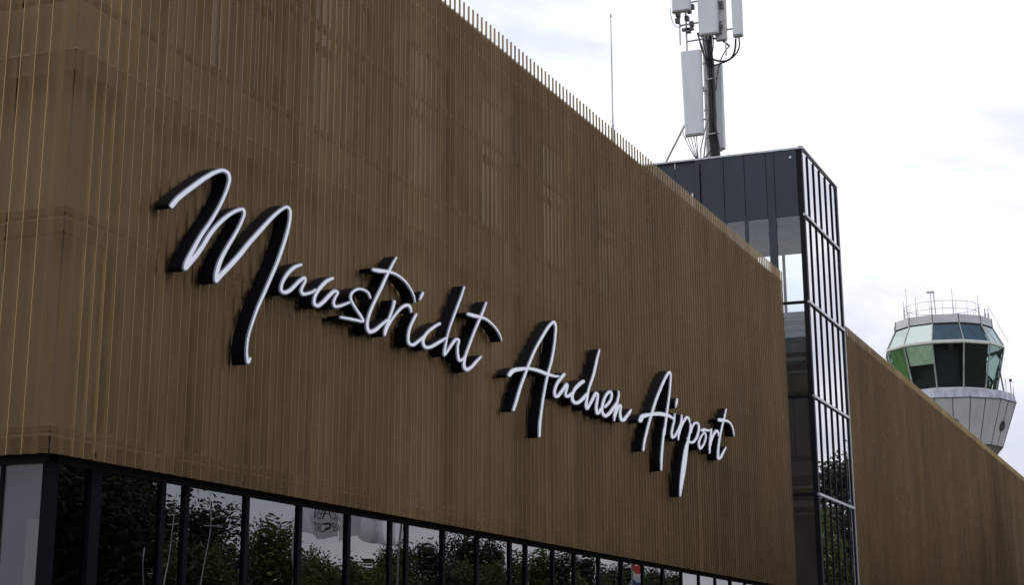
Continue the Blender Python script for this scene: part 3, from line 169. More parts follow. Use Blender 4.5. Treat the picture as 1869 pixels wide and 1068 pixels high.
M['louvre']=mesh_metal('perforated_bronze',(.114,.072,.032),metal=.75,rough=.36,tr=.30)
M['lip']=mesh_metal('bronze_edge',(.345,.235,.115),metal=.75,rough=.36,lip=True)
M['tip']=mesh_metal('bronze_fin_tip_skylit',(.27,.19,.095),metal=.3,rough=.5,lip=True)  # separate tone puts the skylight caught by the blade tops into the colour
M['rail']=paint('bronze_rail',(.10,.062,.03),.6,.1)
M['ledge']=paint('bronze_ledge',(.30,.23,.14),.5,.2)
M['backwall']=paint('grey_backing',(.30,.245,.18),.7,0,.2,1.2)
M['column']=paint('dark_column',(.02,.018,.016),.6)
M['frame']=paint('anthracite_frame',(.004,.0045,.007),.6,0,spec=.04)
M['soffit']=paint('dark_soffit',(.007,.007,.008),.7,spec=.1)
M['roof']=paint('roof_felt',(.12,.12,.12),.9)
M['render_wall']=paint('concrete_inner',(.09,.09,.09),.9)
M['room']=paint('dark_interior',(.035,.035,.037),.9)
M['shopglass']=glass('shop_glass',(.30,.33,.32),2.6,(.93,.95,1.0),.004,.8)
M['upglass']=glass('upper_window_glass',(.45,.47,.5),1.6,(.9,.92,1),.004,.8)
M['blind']=paint('grey_blue_blind',(.17,.18,.27),.8,0,.06)
M['board']=paint('pale_board',(.33,.33,.33),.8,0,.05)
M['case']=paint('sign_case_black',(.003,.003,.005),.5,0,.2,6,spec=.12)
M['rim']=paint('sign_rim_spill_grey',(.15,.16,.22),.4,0,.1,8)  # light spilling from the white face, painted as grey on the case front
M['face']=paint('sign_face_white',(.80,.81,.90),.35,0,.04,8,emit=.12)
M['navy']=paint('navy_panel',(.016,.022,.038),.42,.2,.10,1.5)
M['navyseam']=paint('navy_seam',(.008,.010,.017),.5,.2)
M['alu']=paint('aluminium_bar',(.42,.43,.46),.35,.6)
M['mull']=paint('black_mullion',(.005,.006,.010),.5,0,spec=.12)
M['towerglass']=glass('tower_side_glass',(.15,.17,.2),10.86,(.97,.97,1.0),.0006,.5)
M['clearglass']=glass('tower_front_glass',(.93,.96,.97),1.75,(1,1,1),.002,.5)
M['slab']=paint('concrete_landing',(.26,.28,.31),.8)
M['greypanel']=paint('grey_inner_panel',(.10,.11,.12),.7)
M['ceil']=paint('pale_ceiling',(.36,.47,.60),.8)
M['antenna']=paint('antenna_grey',(.60,.61,.66),.45,0,.04)
M['antennad']=paint('antenna_underside',(.30,.30,.28),.6,0,.15)
M['galv']=paint('galvanised_steel',(.40,.41,.41),.45,.5,.2,8)
M['galvd']=paint('dark_fittings',(.10,.10,.11),.6,.2,.3,10)
M['cable']=paint('black_cable',(.012,.012,.016),.5)
M['cabwhite']=paint('cab_white_panel',(.50,.50,.53),.5,0,.08,1.2)
M['cabring']=paint('weathered_zinc_ring',(.36,.37,.44),.5,.1,.28,2.2)
M['seam']=paint('dark_seam',(.05,.05,.06),.6)
M['cabframe']=paint('cab_frame_grey',(.32,.33,.32),.45,.2)
M['cabsill']=paint('cab_cream_band',(.52,.52,.47),.5,0,.1)
M['cabup']=glass('cab_upper_glass',(.4,.5,.5),10.42,(.84,.95,.94),.002,.4)
M['cablow']=glass('cab_lower_glass',(.84,.93,.90),1.38,(.8,.85,.85),.003,.4)
M['sideglass']=glass('side_glass',(.75,.77,.8),1.35,(1,1,1),.003,.5)
M['cabfilm']=glass('cab_film_glass',(.85,.9,.95),1.3,(1,1,1),.002,.4)
M['cabblue']=paint('blue_sun_film',(.018,.085,.125),.35,0,.25,2,spec=.2)
M['cabgreen']=paint('green_blind',(.24,.42,.16),.6,0,.2,2)
M['cabpale']=paint('pale_green_blind',(.80,.92,.72),.6,0,.15,4)
M['cabdark']=paint('cab_interior_dark',(.022,.032,.030),.7)
M['underside']=paint('cab_underside',(.20,.19,.16),.8)
# ------------------------------------------------------------------ building cladding
ZB,ZL,ZT=4.16,14.07,14.38      # bottom of louvres, top of sheet, tip of fins
PIT=.225
def louvre_run(mb_s,mb_l,mb_t,p0,d,nrm,n,zb=ZB,zl=ZL,zt=ZT,depth=.085):
    """n folded sheets from point p0 along d; nrm = outward; each leans from recessed to proud"""
    d=Vector(d);nrm=Vector(nrm)
    for i in range(n):
        j=random.uniform(-.006,.006)
        a=Vector(p0)+d*(PIT*i+(.075 if i%8==3 else .012))-nrm*(depth+j); b=Vector(p0)+d*(PIT*i+.200)-nrm*(.010+abs(j))
        m_=a.lerp(b,.5)-nrm*.022      # fold line of the sheet
        k=len(mb_s.v); mb_s.v+=[(p.x,p.y,z) for z in(zb,zl) for p in(a,m_,b)]
        mb_s.f+=[(k,k+1,k+4,k+3),(k+1,k+2,k+5,k+4)]; mb_s.m+=[0,0]
        # thin upright blade on the proud edge, running on above the sheet
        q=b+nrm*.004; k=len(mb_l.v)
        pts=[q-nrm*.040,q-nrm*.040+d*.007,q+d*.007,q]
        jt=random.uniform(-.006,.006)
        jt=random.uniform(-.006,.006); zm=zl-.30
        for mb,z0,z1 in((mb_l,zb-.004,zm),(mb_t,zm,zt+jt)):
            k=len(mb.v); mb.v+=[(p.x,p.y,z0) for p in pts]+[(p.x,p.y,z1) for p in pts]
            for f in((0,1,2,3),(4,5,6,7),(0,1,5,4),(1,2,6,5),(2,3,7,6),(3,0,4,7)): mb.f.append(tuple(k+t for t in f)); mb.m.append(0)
YC,Y1,Y2,Y3=17.80,56.4,66.28,150.0
bld=thing('terminal_building','long terminal building clad in bronze vertical louvres with white script lettering','building',(0,17.6,0))
def part(mb,name,m,parent=bld,**k):
    o=mb.build(name,m,None,**k); return keep(o,parent)
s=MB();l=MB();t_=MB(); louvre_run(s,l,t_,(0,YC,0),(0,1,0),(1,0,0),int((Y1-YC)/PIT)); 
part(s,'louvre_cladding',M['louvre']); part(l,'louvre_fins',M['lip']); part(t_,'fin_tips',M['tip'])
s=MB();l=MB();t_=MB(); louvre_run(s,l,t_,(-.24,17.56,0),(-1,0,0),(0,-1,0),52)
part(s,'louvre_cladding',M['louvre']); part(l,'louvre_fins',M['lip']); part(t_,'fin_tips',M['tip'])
# chamfered corner sheet with a centre joint
s=MB(); a=Vector((-.24,17.56)); b=Vector((-.004,17.80)); m_=(a+b)/2+Vector((.012,-.012))
for p,q in((a,m_+Vector((-.006,-.006))),(m_+Vector((.004,.004)),b)):
    s.face([(p.x,p.y,ZB),(q.x,q.y,ZB),(q.x,q.y,ZT),(p.x,p.y,ZT)])
part(s,'corner_sheet',M['louvre'])
# backing wall, floor bands, ledge, roof
s=MB(); s.box(-.62,-.50,18.15,Y1-.1,4.45,14.025); s.box(-12,-.62,18.15,18.27,4.45,14.025); s.box(-12,-.5,Y1-.1,Y1,0,13.62); s.box(-12.1,-12,18.15,Y1,0,13.62)
part(s,'backing_wall',M['backwall'])
s=MB(); s.box(-12,-.62,18.27,Y1-.1,13.45,13.6); part(s,'roof',M['roof'])
s=MB()
for z0,z1,x in((9.06,9.33,-.10),(6.93,7.10,-.12),(7.17,7.25,-.10),(10.10,10.16,-.11),(4.44,4.50,-.12),(11.9,12.0,-.12)):
    s.box(x-.14,x-.025,17.86,Y1,z0,z1); s.box(-12,x-.0251,17.70,17.85,z0,z1)
part(s,'support_rail',M['rail'])
s=MB(); s.box(-.5,-.115,18.10,Y1,9.34,9.37); s.box(-12,-.115,17.69,18.10,9.34,9.37)
s.box(-.5,-.115,18.1,Y1,13.60,13.66); s.box(-12,-.115,17.69,18.1,13.60,13.66)
s.box(-.62,-.087,17.9,Y1,14.03,14.08); s.box(-12,-.26,17.65,18.2,14.03,14.08)
part(s,'ledge',M['ledge'])
s=MB()
mulls=[18.85,20.46,21.05,22.68,24.28,25.92,27.47,28.12,29.68,31.24,32.9,33.75,35.3,36.6,38.2,39.8,41.4,43.0,44.6,46.2,47.8,49.4,51.0,52.6,54.2,55.8]
for y in mulls[:1]+mulls[2:]: s=MB(); s.box(-.30,-.125,y-.14,y+.14,4.55,6.93); part(s,'backing_column',M['column'])
for y in (19.9,23.75,27.1,30.5,34,37.5,41,44.6,48.2,51.8,55.4): s=MB(); s.box(-.34,-.2,y-.06,y+.06,9.4,13.6); part(s,'backing_column',M['column'])
s=MB()
s.box(-.34,-.2,20.05-.1,20.05+.1,4.5,9)
part(s,'backing_column',M['column'])
# upper windows behind the louvres
for y0,y1 in((21.2,23.6),(24.6,26.9),(28.4,30.3),(31.8,33.6),(35.2,37.2),(39,41),(43,45)):
    s=MB(); 
    for a0,a1,c0,c1 in((y0-.06,y0,10.3,13.1),(y1,y1+.06,10.3,13.1),(y0,y1,10.3,10.36),(y0,y1,13.04,13.1)): s.box(-.5,-.43,a0,a1,c0,c1)
    w=part(s,'window',M['frame']); p=MB(); p.box(-.49,-.46,y0,y1,10.36,13.04); keep2=p.build('pane',M['upglass']); keep2.parent=w
# soffit and ground floor glazing
XG=-.30
s=MB(); s.box(-1.0,-.075,17.9,Y1,4.20,4.26); s.box(-12,-.25,17.66,18.6,4.195,4.262)
s.box(XG-.06,XG+.03,18.08,Y1,4.088,4.198); s.box(-12,-.262,17.82,17.90,4.069,4.194)
part(s,'soffit',M['soffit'])
def win_main(y0,y1,m=None,fr=.055):
    s=MB(); zt,zb=4.087,.25
    s.box(XG-.05,XG+.03,y0-fr,y0+fr,zb,zt); s.box(XG-.05,XG+.03,y1-fr+.001,y1+fr-.001,zb,zt-.001) if y1>55 else None
    s.box(XG-.04,XG+.02,y0+fr,y1-fr,zb,zb+.07)
    w=part(s,'window',M['frame']); p=MB(); p.box(XG-.022,XG-.006,y0+fr,y1-fr,zb+.07,zt)
    tl=random.uniform(-.006,.006); tv=random.uniform(-.008,.008)
    p.v=[(x+tl*((y-y0)/(y1-y0)-.5)*2+tv*(z-2)/2,y,z) for x,y,z in p.v]
    o=p.build('pane',m or M['shopglass']); o.parent=w; return w
# corner post
s=MB(); s.box(-.31,-.262,17.84,18.075,0,4.085); part(s,'corner_post',M['frame'])
g=[18.06]+mulls+[Y1]
for i in range(len(g)-1):
    win_main(g[i],g[i+1])
s=MB(); s.box(XG-.06,XG+.05,18.78,19.0,.25,4.0865); part(s,'wide_mullion',M['frame'])
# glazing of the short side
for x0,x1 in((-.31,-.93),(-.93,-1.25),(-1.25,-2.8),(-2.8,-4.4),(-4.4,-6.0)):
    s=MB(); s.box(x1,x1+.05,17.84,17.90,.25,4.068); s.box(x1+.05,x0,17.845,17.895,.25,.32)
    w=part(s,'window',M['frame']); p=MB(); p.box(x1+.05,x0,17.855,17.87,.32,4.068); o=p.build('pane',M['sideglass']); o.parent=w
s=MB(); s.box(-6,-.34,18.10,18.12,.3,4.06); part(s,'window_blind',M['blind'])
s=MB(); s.box(-.64,-.36,18.04,18.06,.3,3.42); part(s,'notice_board',M['board'])
# room behind the glass
s=MB(); s.box(-7.0,-6.9,18.3,Y1-.1,.1,4.2); s.box(-6.9,-.4,18.2,Y1-.1,.05,.1); s.box(-6.9,-.4,18.2,Y1-.1,4.27,4.33); s.box(-12,XG+.02,17.87,Y1,0,.24) 
part(s,'ground_floor_room',M['room'])
# ---------------- second wing
wing=thing('terminal_wing','farther brown louvred terminal wing running beyond the black glass tower','building',(0,Y2,0))
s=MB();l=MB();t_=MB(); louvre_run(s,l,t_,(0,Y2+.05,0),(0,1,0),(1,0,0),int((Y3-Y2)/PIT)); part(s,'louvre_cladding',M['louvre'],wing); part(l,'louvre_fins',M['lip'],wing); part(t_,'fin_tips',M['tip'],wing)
s=MB(); s.box(-.62,-.5,Y2,Y3,4.45,14.025); s.box(-3.6,-3.5,Y2,Y3,0,13.62); s.box(-3.5,-.5,Y3-.1,Y3,0,13.62); s.box(-3.5,-.62,Y2,Y2+.1,0,13.62); part(s,'backing_wall',M['backwall'],wing)
s=MB(); s.box(-3.5,-.62,Y2+.1,Y3-.1,13.45,13.6); part(s,'roof',M['roof'],wing)
s=MB()
for z0,z1,x in((9.06,9.33,-.10),(6.93,7.25,-.12),(10.10,10.16,-.11),(4.44,4.50,-.12),(11.9,12.0,-.12)): s.box(x-.14,x,Y2,Y3,z0,z1)
part(s,'support_rail',M['rail'],wing)
s=MB(); s.box(-.5,-.09,Y2,Y3,13.60,13.66); s.box(-.62,-.087,Y2,Y3,14.03,14.08); part(s,'ledge',M['ledge'],wing)
s=MB(); s.box(-.5,-.1,Y2,Y3,4.2,4.26); part(s,'soffit',M['soffit'],wing)
s=MB(); s.box(-.42,-.34,Y2,Y3,.3,4.2); part(s,'ground_floor_glazing',M['shopglass'],wing)
# ------------------------------------------------------------------ sign
def dec(st):
    x=y=0;o=[]
    for t in st.split():
        a,b=t.split(','); x+=int(a);y+=int(b); o.append((x/1000,y/1000))
    return o
def plate(name,loops,x0,x1,mats,parent,front=None):
    """closed outlines in the wall plane (y,z) extruded from x0 to x1"""
    cu=bpy.data.curves.new(name,'CURVE'); cu.dimensions='2D'; cu.fill_mode='BOTH'; cu.extrude=(x1-x0)/2
    for L in loops:
        sp=cu.splines.new('POLY'); sp.points.add(len(L)-1); sp.use_cyclic_u=True
        for p,(a,b) in zip(sp.points,L): p.co=(a,b,0,1)
    tmp=bpy.data.objects.new('tmp',cu); col.objects.link(tmp)
    dg=bpy.context.evaluated_depsgraph_get(); me=bpy.data.meshes.new_from_object(tmp.evaluated_get(dg)); bpy.data.objects.remove(tmp); bpy.data.curves.remove(cu)
    me.name=name; me.transform(Matrix(((0,0,1,(x0+x1)/2),(1,0,0,0),(0,1,0,0),(0,0,0,1))))
    me.materials.clear()
    for m in mats: me.materials.append(m)
    for p in me.polygons:
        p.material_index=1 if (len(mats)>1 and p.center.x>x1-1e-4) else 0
        p.use_smooth=False
    o=bpy.data.objects.new(name,me); col.objects.link(o); keep(o,parent); return o
info=[('large white script word with a tall looping first letter, leftmost on the bronze louvres','sign'),
      ('middle white script word, six letters, mounted on the bronze louvres','sign'),
      ('smallest white script word at the right end of the lettering, ending in a crossed t','sign')]
for wi,w in enumerate(SIGN):
    ys=[p[0] for n,a,b in w for L in b for p in dec(L)]; zs=[p[1] for n,a,b in w for L in b for p in dec(L)]
    root=thing('script_sign',info[wi][0],info[wi][1],(0.02,min(ys),min(zs)),'white script words of the sign')
    for k,(n,a,b) in enumerate(w):
        e=.0015*(k%4)
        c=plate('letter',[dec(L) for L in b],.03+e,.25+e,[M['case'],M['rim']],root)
        f=plate('letter_face',[dec(L) for L in a],.2565,.262+e,[M['face']],root)
        f.parent=c; f.matrix_parent_inverse=Matrix()
        c.matrix_parent_inverse=Matrix.Translation(-root.location)
        # stand-off brackets to the louvres
    br=MB(); 
    for n,a,b in w:
        L=dec(b[0]); 
        for q in (L[len(L)//3],L[2*len(L)//3]):
            br=MB(); br.tube([(-.05,q[0],q[1]),(.08,q[0],q[1])],.012,6); keep(br.build('standoff_bolt',M['case']),root)
# ------------------------------------------------------------------ stair tower
TY0,TY1,TZ=60.2,66.2,19.77
tw=thing('stair_tower','black and navy glazed stair tower rising between the two bronze wings','tower',(0,TY0,0))
def tp(mb,name,m,**k): return part(mb,name,m,tw,**k)
XL=-7.2
# roof parapet, corner columns
s=MB(); s.box(XL+.2,-.12,TY0+.2,TY1-.17,19.3,19.5); tp(s,'roof',M['roof'])
s=MB()
s.box(XL-.02,.03,TY0-.03,TY0+.12,TZ-.06,TZ); s.box(XL-.02,.03,TY1-.12,TY1+.03,TZ-.06,TZ); s.box(-.12,.035,TY0-.035,TY1+.035,TZ+.001,TZ+.045); s.box(XL-.03,XL+.1,TY0,TY1,TZ-.05,TZ+.04)
tp(s,'parapet_cap',M['alu'])
s=MB(); 
s.box(-.19,-.01,TY0,TY0+.2,0,TZ-.06); s.box(-.15,-.01,TY1-.15,TY1,0,TZ-.06); s.box(XL,XL+.2,TY0+.01,TY0+.2,0,TZ-.06); s.box(XL,XL+.2,TY1-.2,TY1,0,TZ-.06)
tp(s,'corner_column',M['mull'])
# front: navy panels above z 17.25 and columns between the glass bays
seams=[-.20,-1.03,-1.33,-2.13,-2.90,-3.76]
s=MB()
for a,b in zip(seams[:-1],seams[1:]): s.box(b+.012,a-.012,TY0,TY0+.05,17.26,TZ-.06)
s.box(-3.94,-3.79,TY0-.06,TY0+.04,10,TZ-.07)
s.box(-4.75,-3.96,TY0+.10,TY0+.14,10,TZ-.062); s.box(XL+.2,-4.77,TY0+.10,TY0+.14,10,TZ-.062)
s.box(-1.33+.012,-1.03-.012,TY0+.001,TY0+.12,0,17.26)
s.box(-2.19,-2.07,TY0+.001,TY0+.12,0,17.26); s.box(-2.98,-2.86,TY0+.001,TY0+.12,0,17.26); s.box(-3.78,-2.99,TY0+.002,TY0+.05,10,17.255)
tp(s,'front_panel',M['navy'])
s=MB(); s.box(-3.78,-.2,TY0+.055,TY0+.09,17.3,19.7); tp(s,'panel_backing',M['navyseam'])
# front glazing
bays=[(-1.03,-.19),(-2.07,-1.33),(-2.86,-2.19)]
bars=[17.26,14.12,10.8,7.45,4.1]
for x0,x1 in bays:
    for zt,zb in zip(bars[:-1],bars[1:]):
        s=MB(); s.box(x0,x1,TY0+.01,TY0+.09,zb-.05,zb+.05); w=tp(s,'window',M['mull'])
        p=MB(); p.box(x0+.002,x1-.002,TY0+.04,TY0+.055,zb+.05,zt-.05 if zt<17 else zt); o=p.build('pane',M['clearglass']); o.parent=w
# side: glass bays with projecting mullions and pale bars
s=MB()
for k in range(1,6): s.box(-.06,-.003,TY0+k-.03,TY0+k+.03,0,TZ-.06)
tp(s,'mullion',M['mull'])
for k,z in enumerate((17.28,14.12,10.80,7.45,4.10)):
    s=MB(); s.box(-.05,.030,TY0-.005,TY1+.005,z-.045,z+.045); tp(s,'transom',M['alu'])
s=MB(); s.box(-.02,.025,TY1-.06,TY1+.012,0,TZ-.06); tp(s,'edge_strip',M['alu'])
lv=[.1,4.1,7.45,10.8,14.12,17.28,TZ-.1]
for k in range(6):
    for a,b in zip(lv[:-1],lv[1:]):
        s=MB(); s.box(-.055,-.045,TY0+k+.03+(.17 if k==0 else 0),TY0+k+.965-(.12 if k==5 else 0),a+.045,b-.045); tp(s,'side_pane',M['towerglass'])
# rear and inner side
s=MB(); 
s.box(XL+.2,-.15,TY1-.1,TY1,17.27,TZ-.06); s.box(XL+.2,-.15,TY1-.1,TY1,12.75,14.6); s.box(XL+.2,-.15,TY1-.1,TY1,10.1,11.9); s.box(XL+.2,-.15,TY1-.1,TY1,0,9.0)
s.box(-1.22,-1.13,TY1-.1,TY1,14.6,17.27)
for x in(-2.2,-3.3,-4.4,-5.5): s.box(x-.05,x+.05,TY1-.1,TY1,14.6,17.27)
tp(s,'rear_panel',M['navy'])
s=MB(); s.box(XL+.25,-.16,TY1-.16,TY1-.11,17.28,19.3); s.box(XL+.25,-.16,TY1-.16,TY1-.11,13.6,14.58); tp(s,'inner_lining',M['ceil'])
s=MB(); s.box(XL,XL+.05,TY0+.2,TY1-.2,0,TZ-.1); tp(s,'inner_wall',M['backwall'])
# stairs and landings seen through the glass
s=MB()
s.box(-3.4,-.2,62.9,64.6,14.15,14.33); s.box(XL+.1,-.1,63.0,TY1-.12,17.45,17.6)
tp(s,'landing',M['slab'])
s=MB(); s.box(XL+.1,-.2,TY0+1.1,TY1-.12,17.9,17.95); tp(s,'ceiling',M['ceil'])
s=MB()
for zf,h in((13.45,.10),(13.15,.09),(12.45,.36),(12.05,.14),(11.6,.06),(7.45,.5),(6.9,.2)):
    z=1.6+(zf-1.6)*63/60.2; s.box(-3.2,-.2,62.6,63.3,z-h/2,z+h/2)
tp(s,'stair_flight',M['slab'])
s=MB()
for x in(-.72,-1.25,-1.8): s.box(x+.02,x+.5,62.55,62.58,9.05,11.1)
s.box(-3,-.2,62.60,62.64,8.35,8.85); s.box(-3,-.2,62.6,62.64,7.0,7.9); tp(s,'inner_panel',M['greypanel'])
s=MB(); s.box(-1.2,-.2,63.9,64.4,11.3,17.4) if False else s.box(-3.3,-.2,64.7,64.8,.1,11.2)
tp(s,'inner_core',M['room'])
s=MB(); s.tube([(-1.0,62.5,12.2),(-.25,62.5,13.0)],.02,6); tp(s,'handrail',M['mull'])
s=MB(); s.ring(0,0,[(.05,0),(.045,.03)],10,cap=(True,True)); o=s.build('wall_lamp',M['antenna']); o.data.transform(Matrix.Rotation(R(90),4,'X')); o.data.transform(Matrix.Translation((-.42,TY0-.005,19.42))); keep(o,tw)
s=MB(); s.box(-4.14,-4.08,TY0+.07,TY0+.10,17.9,18.5) ; tp(s,'conduit',M['alu'])
# ------------------------------------------------------------------ mast and antennas
mast=thing('antenna_mast','grey steel mast with a thick bundle of black cables on the tower roof','mast',(-4.02,62.5,19.5))
def mp_(mb,name,m,**k): return part(mb,name,m,mast,**k)
s=MB(); s.tube([(-4.02,62.5,19.5),(-4.02,62.5,29)],.125,14)
for z in(20.3,21.2,22.3,23.1,24.2): s.tube([(-4.02,62.5,z),(-4.02,62.5,z+.08)],.15,14)
s.box(-4.35,-3.7,62.2,62.8,19.5,19.56); mp_(s,'pole',M['galv'],smooth=False)
s=MB(); s.tube([(-6.35,62.6,19.5),(-4.02,62.5,23.5)],.045,8); s.tube([(-4.5,62.9,19.5),(-4.05,62.5,22.0)],.03,8); s.tube([(-4.30,62.1,19.5),(-4.25,62.1,20.7),(-4.0,62.4,22.1)],.03,8); mp_(s,'brace',M['galv'])
s=MB()
for k in range(16):
    a=random.uniform(-.13,.13); b=random.uniform(-.1,.1); r=random.uniform(.022,.04)
    pts=[]
    for i in range(15):
        z=19.5+i*.42; w=1 if z<24.5 else .6
        pts.append((-3.79+a*w*(1.25 if z<21.5 else .9)+random.uniform(-.015,.015)+(.06 if z<21 else 0),62.3+b+random.uniform(-.01,.01),z))
    s.tube(pts,r,6)
mp_(s,'cable_bundle',M['cable'],smooth=True)
s=MB()
def arc(s,p,q,sag,r=.02,n=9,side=(0,0,0)):
    p=Vector(p);q=Vector(q);sd=Vector(side)
    s=MB(); s.tube([p.lerp(q,i/(n-1))+Vector((0,0,-sag*4*(i/(n-1))*(1-i/(n-1))))+sd*(4*(i/(n-1))*(1-i/(n-1))) for i in range(n)],r,6); mp_(s,'loose_cable',M['cable'],smooth=True)
arc(s,(-2.75,62.2,24.95),(-3.75,62.2,24.3),.45,.04,side=(.25,0,0)); arc(s,(-2.62,62.2,24.98),(-3.72,62.2,24.0),.30,.03,side=(.35,0,.1))
arc(s,(-3.65,62.2,25.1),(-3.0,62.2,24.7),-.1,.04); arc(s,(-3.0,62.2,24.7),(-3.6,62.2,23.0),-.25,.022,side=(-.1,0,0))
for dx in(-.25,-.1,.05,.2,.3): arc(s,(-3.9+dx,62.0,25.35),(-3.85,62.25,24.2),.12,.022,side=(dx*.3,0,0))
arc(s,(-4.2,62.0,25.35),(-3.9,62.2,24.0),-.05,.03)
arc(s,(-5.2,61.8,26.45),(-4.75,62.0,25.75),.35,.013,side=(-.1,0,0))
for dx in(-.28,-.15,0,.15,.25): arc(s,(-4.6+dx,61.9,21.4),(-4.35,62.1,20.2),.12,.016)
s=MB(); s.box(-4.55,-4.0,61.7,62.1,19.9,20.05); mp_(s,'junction_box',M['cable']); arc(s,(-4.5,61.9,20.1),(-3.9,62.2,20.6),.1,.03); arc(s,(-4.6,61.9,20.2),(-4.0,62.2,19.7),.05,.04)
s=MB()
s.tube([(-4.66,62.1,24.6),(-4.66,62.1,28.5)],.035,8); s.tube([(-4.92,62.1,24.98),(-4.92,62.1,26.6)],.03,8); s.tube([(-3.12,62.1,24.3),(-3.12,62.1,28.5)],.03,8)
mp_(s,'upright_pipe',M['galv'])
for z,x0,x1 in((25.15,-4.66,-4.02),(23.05,-4.5,-4.02),(25.85,-4.92,-4.1),(26.75,-4.66,-3.1),(25.4,-4.02,-2.8),(27.6,-4.7,-2.8),(21.9,-4.5,-4.02),(23.5,-4.02,-3.5),(21.3,-4.02,-3.5)):
    s=MB(); s.tube([(x0,62.2,z-.03),(x1,62.3,z+.03)],.035,8); mp_(s,'bracket_arm',M['galv'])
s=MB()
for x,z in((-4.98,25.95),(-4.95,26.2),(-4.5,26.3),(-4.6,26.0),(-4.42,25.75),(-4.38,26.45),(-4.55,25.5),(-3.22,26.4),(-3.2,26.25),(-3.25,25.45),(-3.3,25.25),(-4.3,23.0),(-4.25,22.8)): s.box(x-.08,x+.07,61.95,62.15,z-.08,z+.1)
s.box(-4.8,-4.35,61.95,62.1,25.5,25.6); mp_(s,'clamp',M['galvd'])
def antenna(lbl,x0,x1,y,z0,z1,tap=0,dp=.24,name='panel_antenna',m='antenna'):
    k_=62.5-y; x0+=k_*.29; x1+=k_*.29; z0-=k_*.37; z1-=k_*.37
    t=thing(name,lbl,'antenna',((x0+x1)/2,y,z0),'panel antennas on the roof mast')
    s=MB(); w=(x1-x0)/2; xc=(x0+x1)/2; lev=[(w-tap,z0),(w,z1)]; pts=[]
    for ww,z in lev:
        for X,Y in((-ww,dp*.5),(-ww,-dp*.2),(-ww*.82,-dp*.5),(ww*.82,-dp*.5),(ww,-dp*.2),(ww,dp*.5)): pts.append((xc+X+(tap*.6 if z==z0 else 0),y+Y,z))
    s.v=pts
    for i in range(6): s.f.append((i,(i+1)%6,(i+1)%6+6,i+6))
    s.f+= [tuple(range(5,-1,-1)),tuple(range(6,12))]; s.m=[0]*8
    keep(s.build('radome',M[m],bevel=.015),t)
    s=MB(); s.box(x0+tap*1.6+.02,x1-tap*.4-.02,y-dp*.42,y+dp*.4,z0-.05,z0-.002); k=5
    for i in range(k):
        xx=x0+.12+(x1-x0-.24)*i/(k-1); s.tube([(xx,y-.05,z0-.13),(xx,y-.05,z0-.04)],.022,6)
    keep(s.build('connector_plate',M['antennad']),t)
    s=MB(); 
    for z in(z0+.35,z1-.35): s.box(xc-.09,xc+.09,y+dp*.5,y+dp*.5+.18,z-.05,z+.05)
    keep(s.build('mounting_bracket',M['galv']),t)
antenna('tall pale panel antenna left of the mast, lowest one with its whole front showing',-5.03,-4.22,61.85,21.47,24.82,.05)
antenna('slim pale panel antenna half hidden behind the black cable bundle',-3.80,-3.38,63.0,20.72,24.12,.0,.2)
antenna('widest pale panel antenna at the top of the mast, cut by the photo edge',-4.30,-3.50,61.85,25.42,28.6,.02)
antenna('narrow pale panel antenna at the right end of the mast head',-2.95,-2.56,62.0,25.2,28.6,.01,.28)
antenna('short pale panel antenna at the upper left of the mast',-5.32,-4.58,61.75,26.52,28.4,.0)
t=antenna  # keep name
rru=thing('radio_unit','grey ribbed radio unit beside the widest panel antenna on the mast','radio unit',(-3.3,62.15,25.0))
s=MB(); s.box(-3.49,-3.08,62.0,62.25,24.95,28.3)
for i in range(8): s.box(-3.46,-3.11,61.985,62.0,25.3+i*.38,25.33+i*.38)
keep(s.build('housing',paint('radio_grey',(.42,.43,.45),.5,0,.06),bevel=.01),rru)
s=MB()
for z in(25.62,26.45,27.3): s.box(-3.44,-3.22,61.97,61.984,z,z+.045)
keep(s.build('handle_slot',M['galvd']),rru)
# lightning rod on the terminal roof
rod=thing('lightning_rod','thin upright rod standing alone behind the fin tips on the roof edge','rod',(-.75,41.2,13.6))
s=MB(); s.tube([(-.75,41.2,13.6),(-.75,41.2,15.2)],.035,8); keep(s.build('base_tube',M['galv']),rod)
s=MB(); s.tube([(-.75,41.2,15.2),(-.75,41.2,18.15)],[.022,.012],6); s.tube([(-.75,41.2,18.15),(-.75,41.2,18.23)],.025,6); keep(s.build('rod_tip',M['galv']),rod)
# ------------------------------------------------------------------ control tower
CX,CY=-6.75,140.0; A0=R(-3)
ct=thing('control_tower','white control tower with a twelve sided glass cab behind the far wing','control tower',(CX,CY,0))
def cp(mb,name,m,**k): return part(mb,name,m,ct,**k)
def vert(r,k,z): t=A0+R(30)*k; return Vector((CX+r*math.cos(t),CY+r*math.sin(t),z))
s=MB(); s.ring(CX,CY,[(2.3,0),(2.3,16.6),(3.3,17.4),(3.90,18.15)],12,A0,cap=(False,False)); cp(s,'stem',M['underside'])
s=MB(); s.ring(CX,CY,[(3.90,18.15),(5.14,21.5)],12,A0); cp(s,'tapered_wall',M['cabwhite'])
s=MB(); s.ring(CX,CY,[(5.17,21.5),(5.05,22.17),(3.80,22.19)],12,A0); s.ring(CX,CY,[(5.17,21.5),(5.14,21.5)],12,A0); cp(s,'zinc_ring',M['cabring'])
s=MB()
for k in range(12):
    for h in(0,.5):
        a=vert(3.905,k,18.17).lerp(vert(3.905,k+1,18.17),h); b=vert(5.145,k,21.48).lerp(vert(5.145,k+1,21.48),h)
        s.tube([a,b],.028,4)
    s.tube([vert(5.18,k,21.5),vert(5.18,k+1,21.5)],.03,4); s.tube([vert(3.91,k,18.16),vert(3.91,k+1,18.16)],.04,4)
cp(s,'panel_seam',M['seam'])
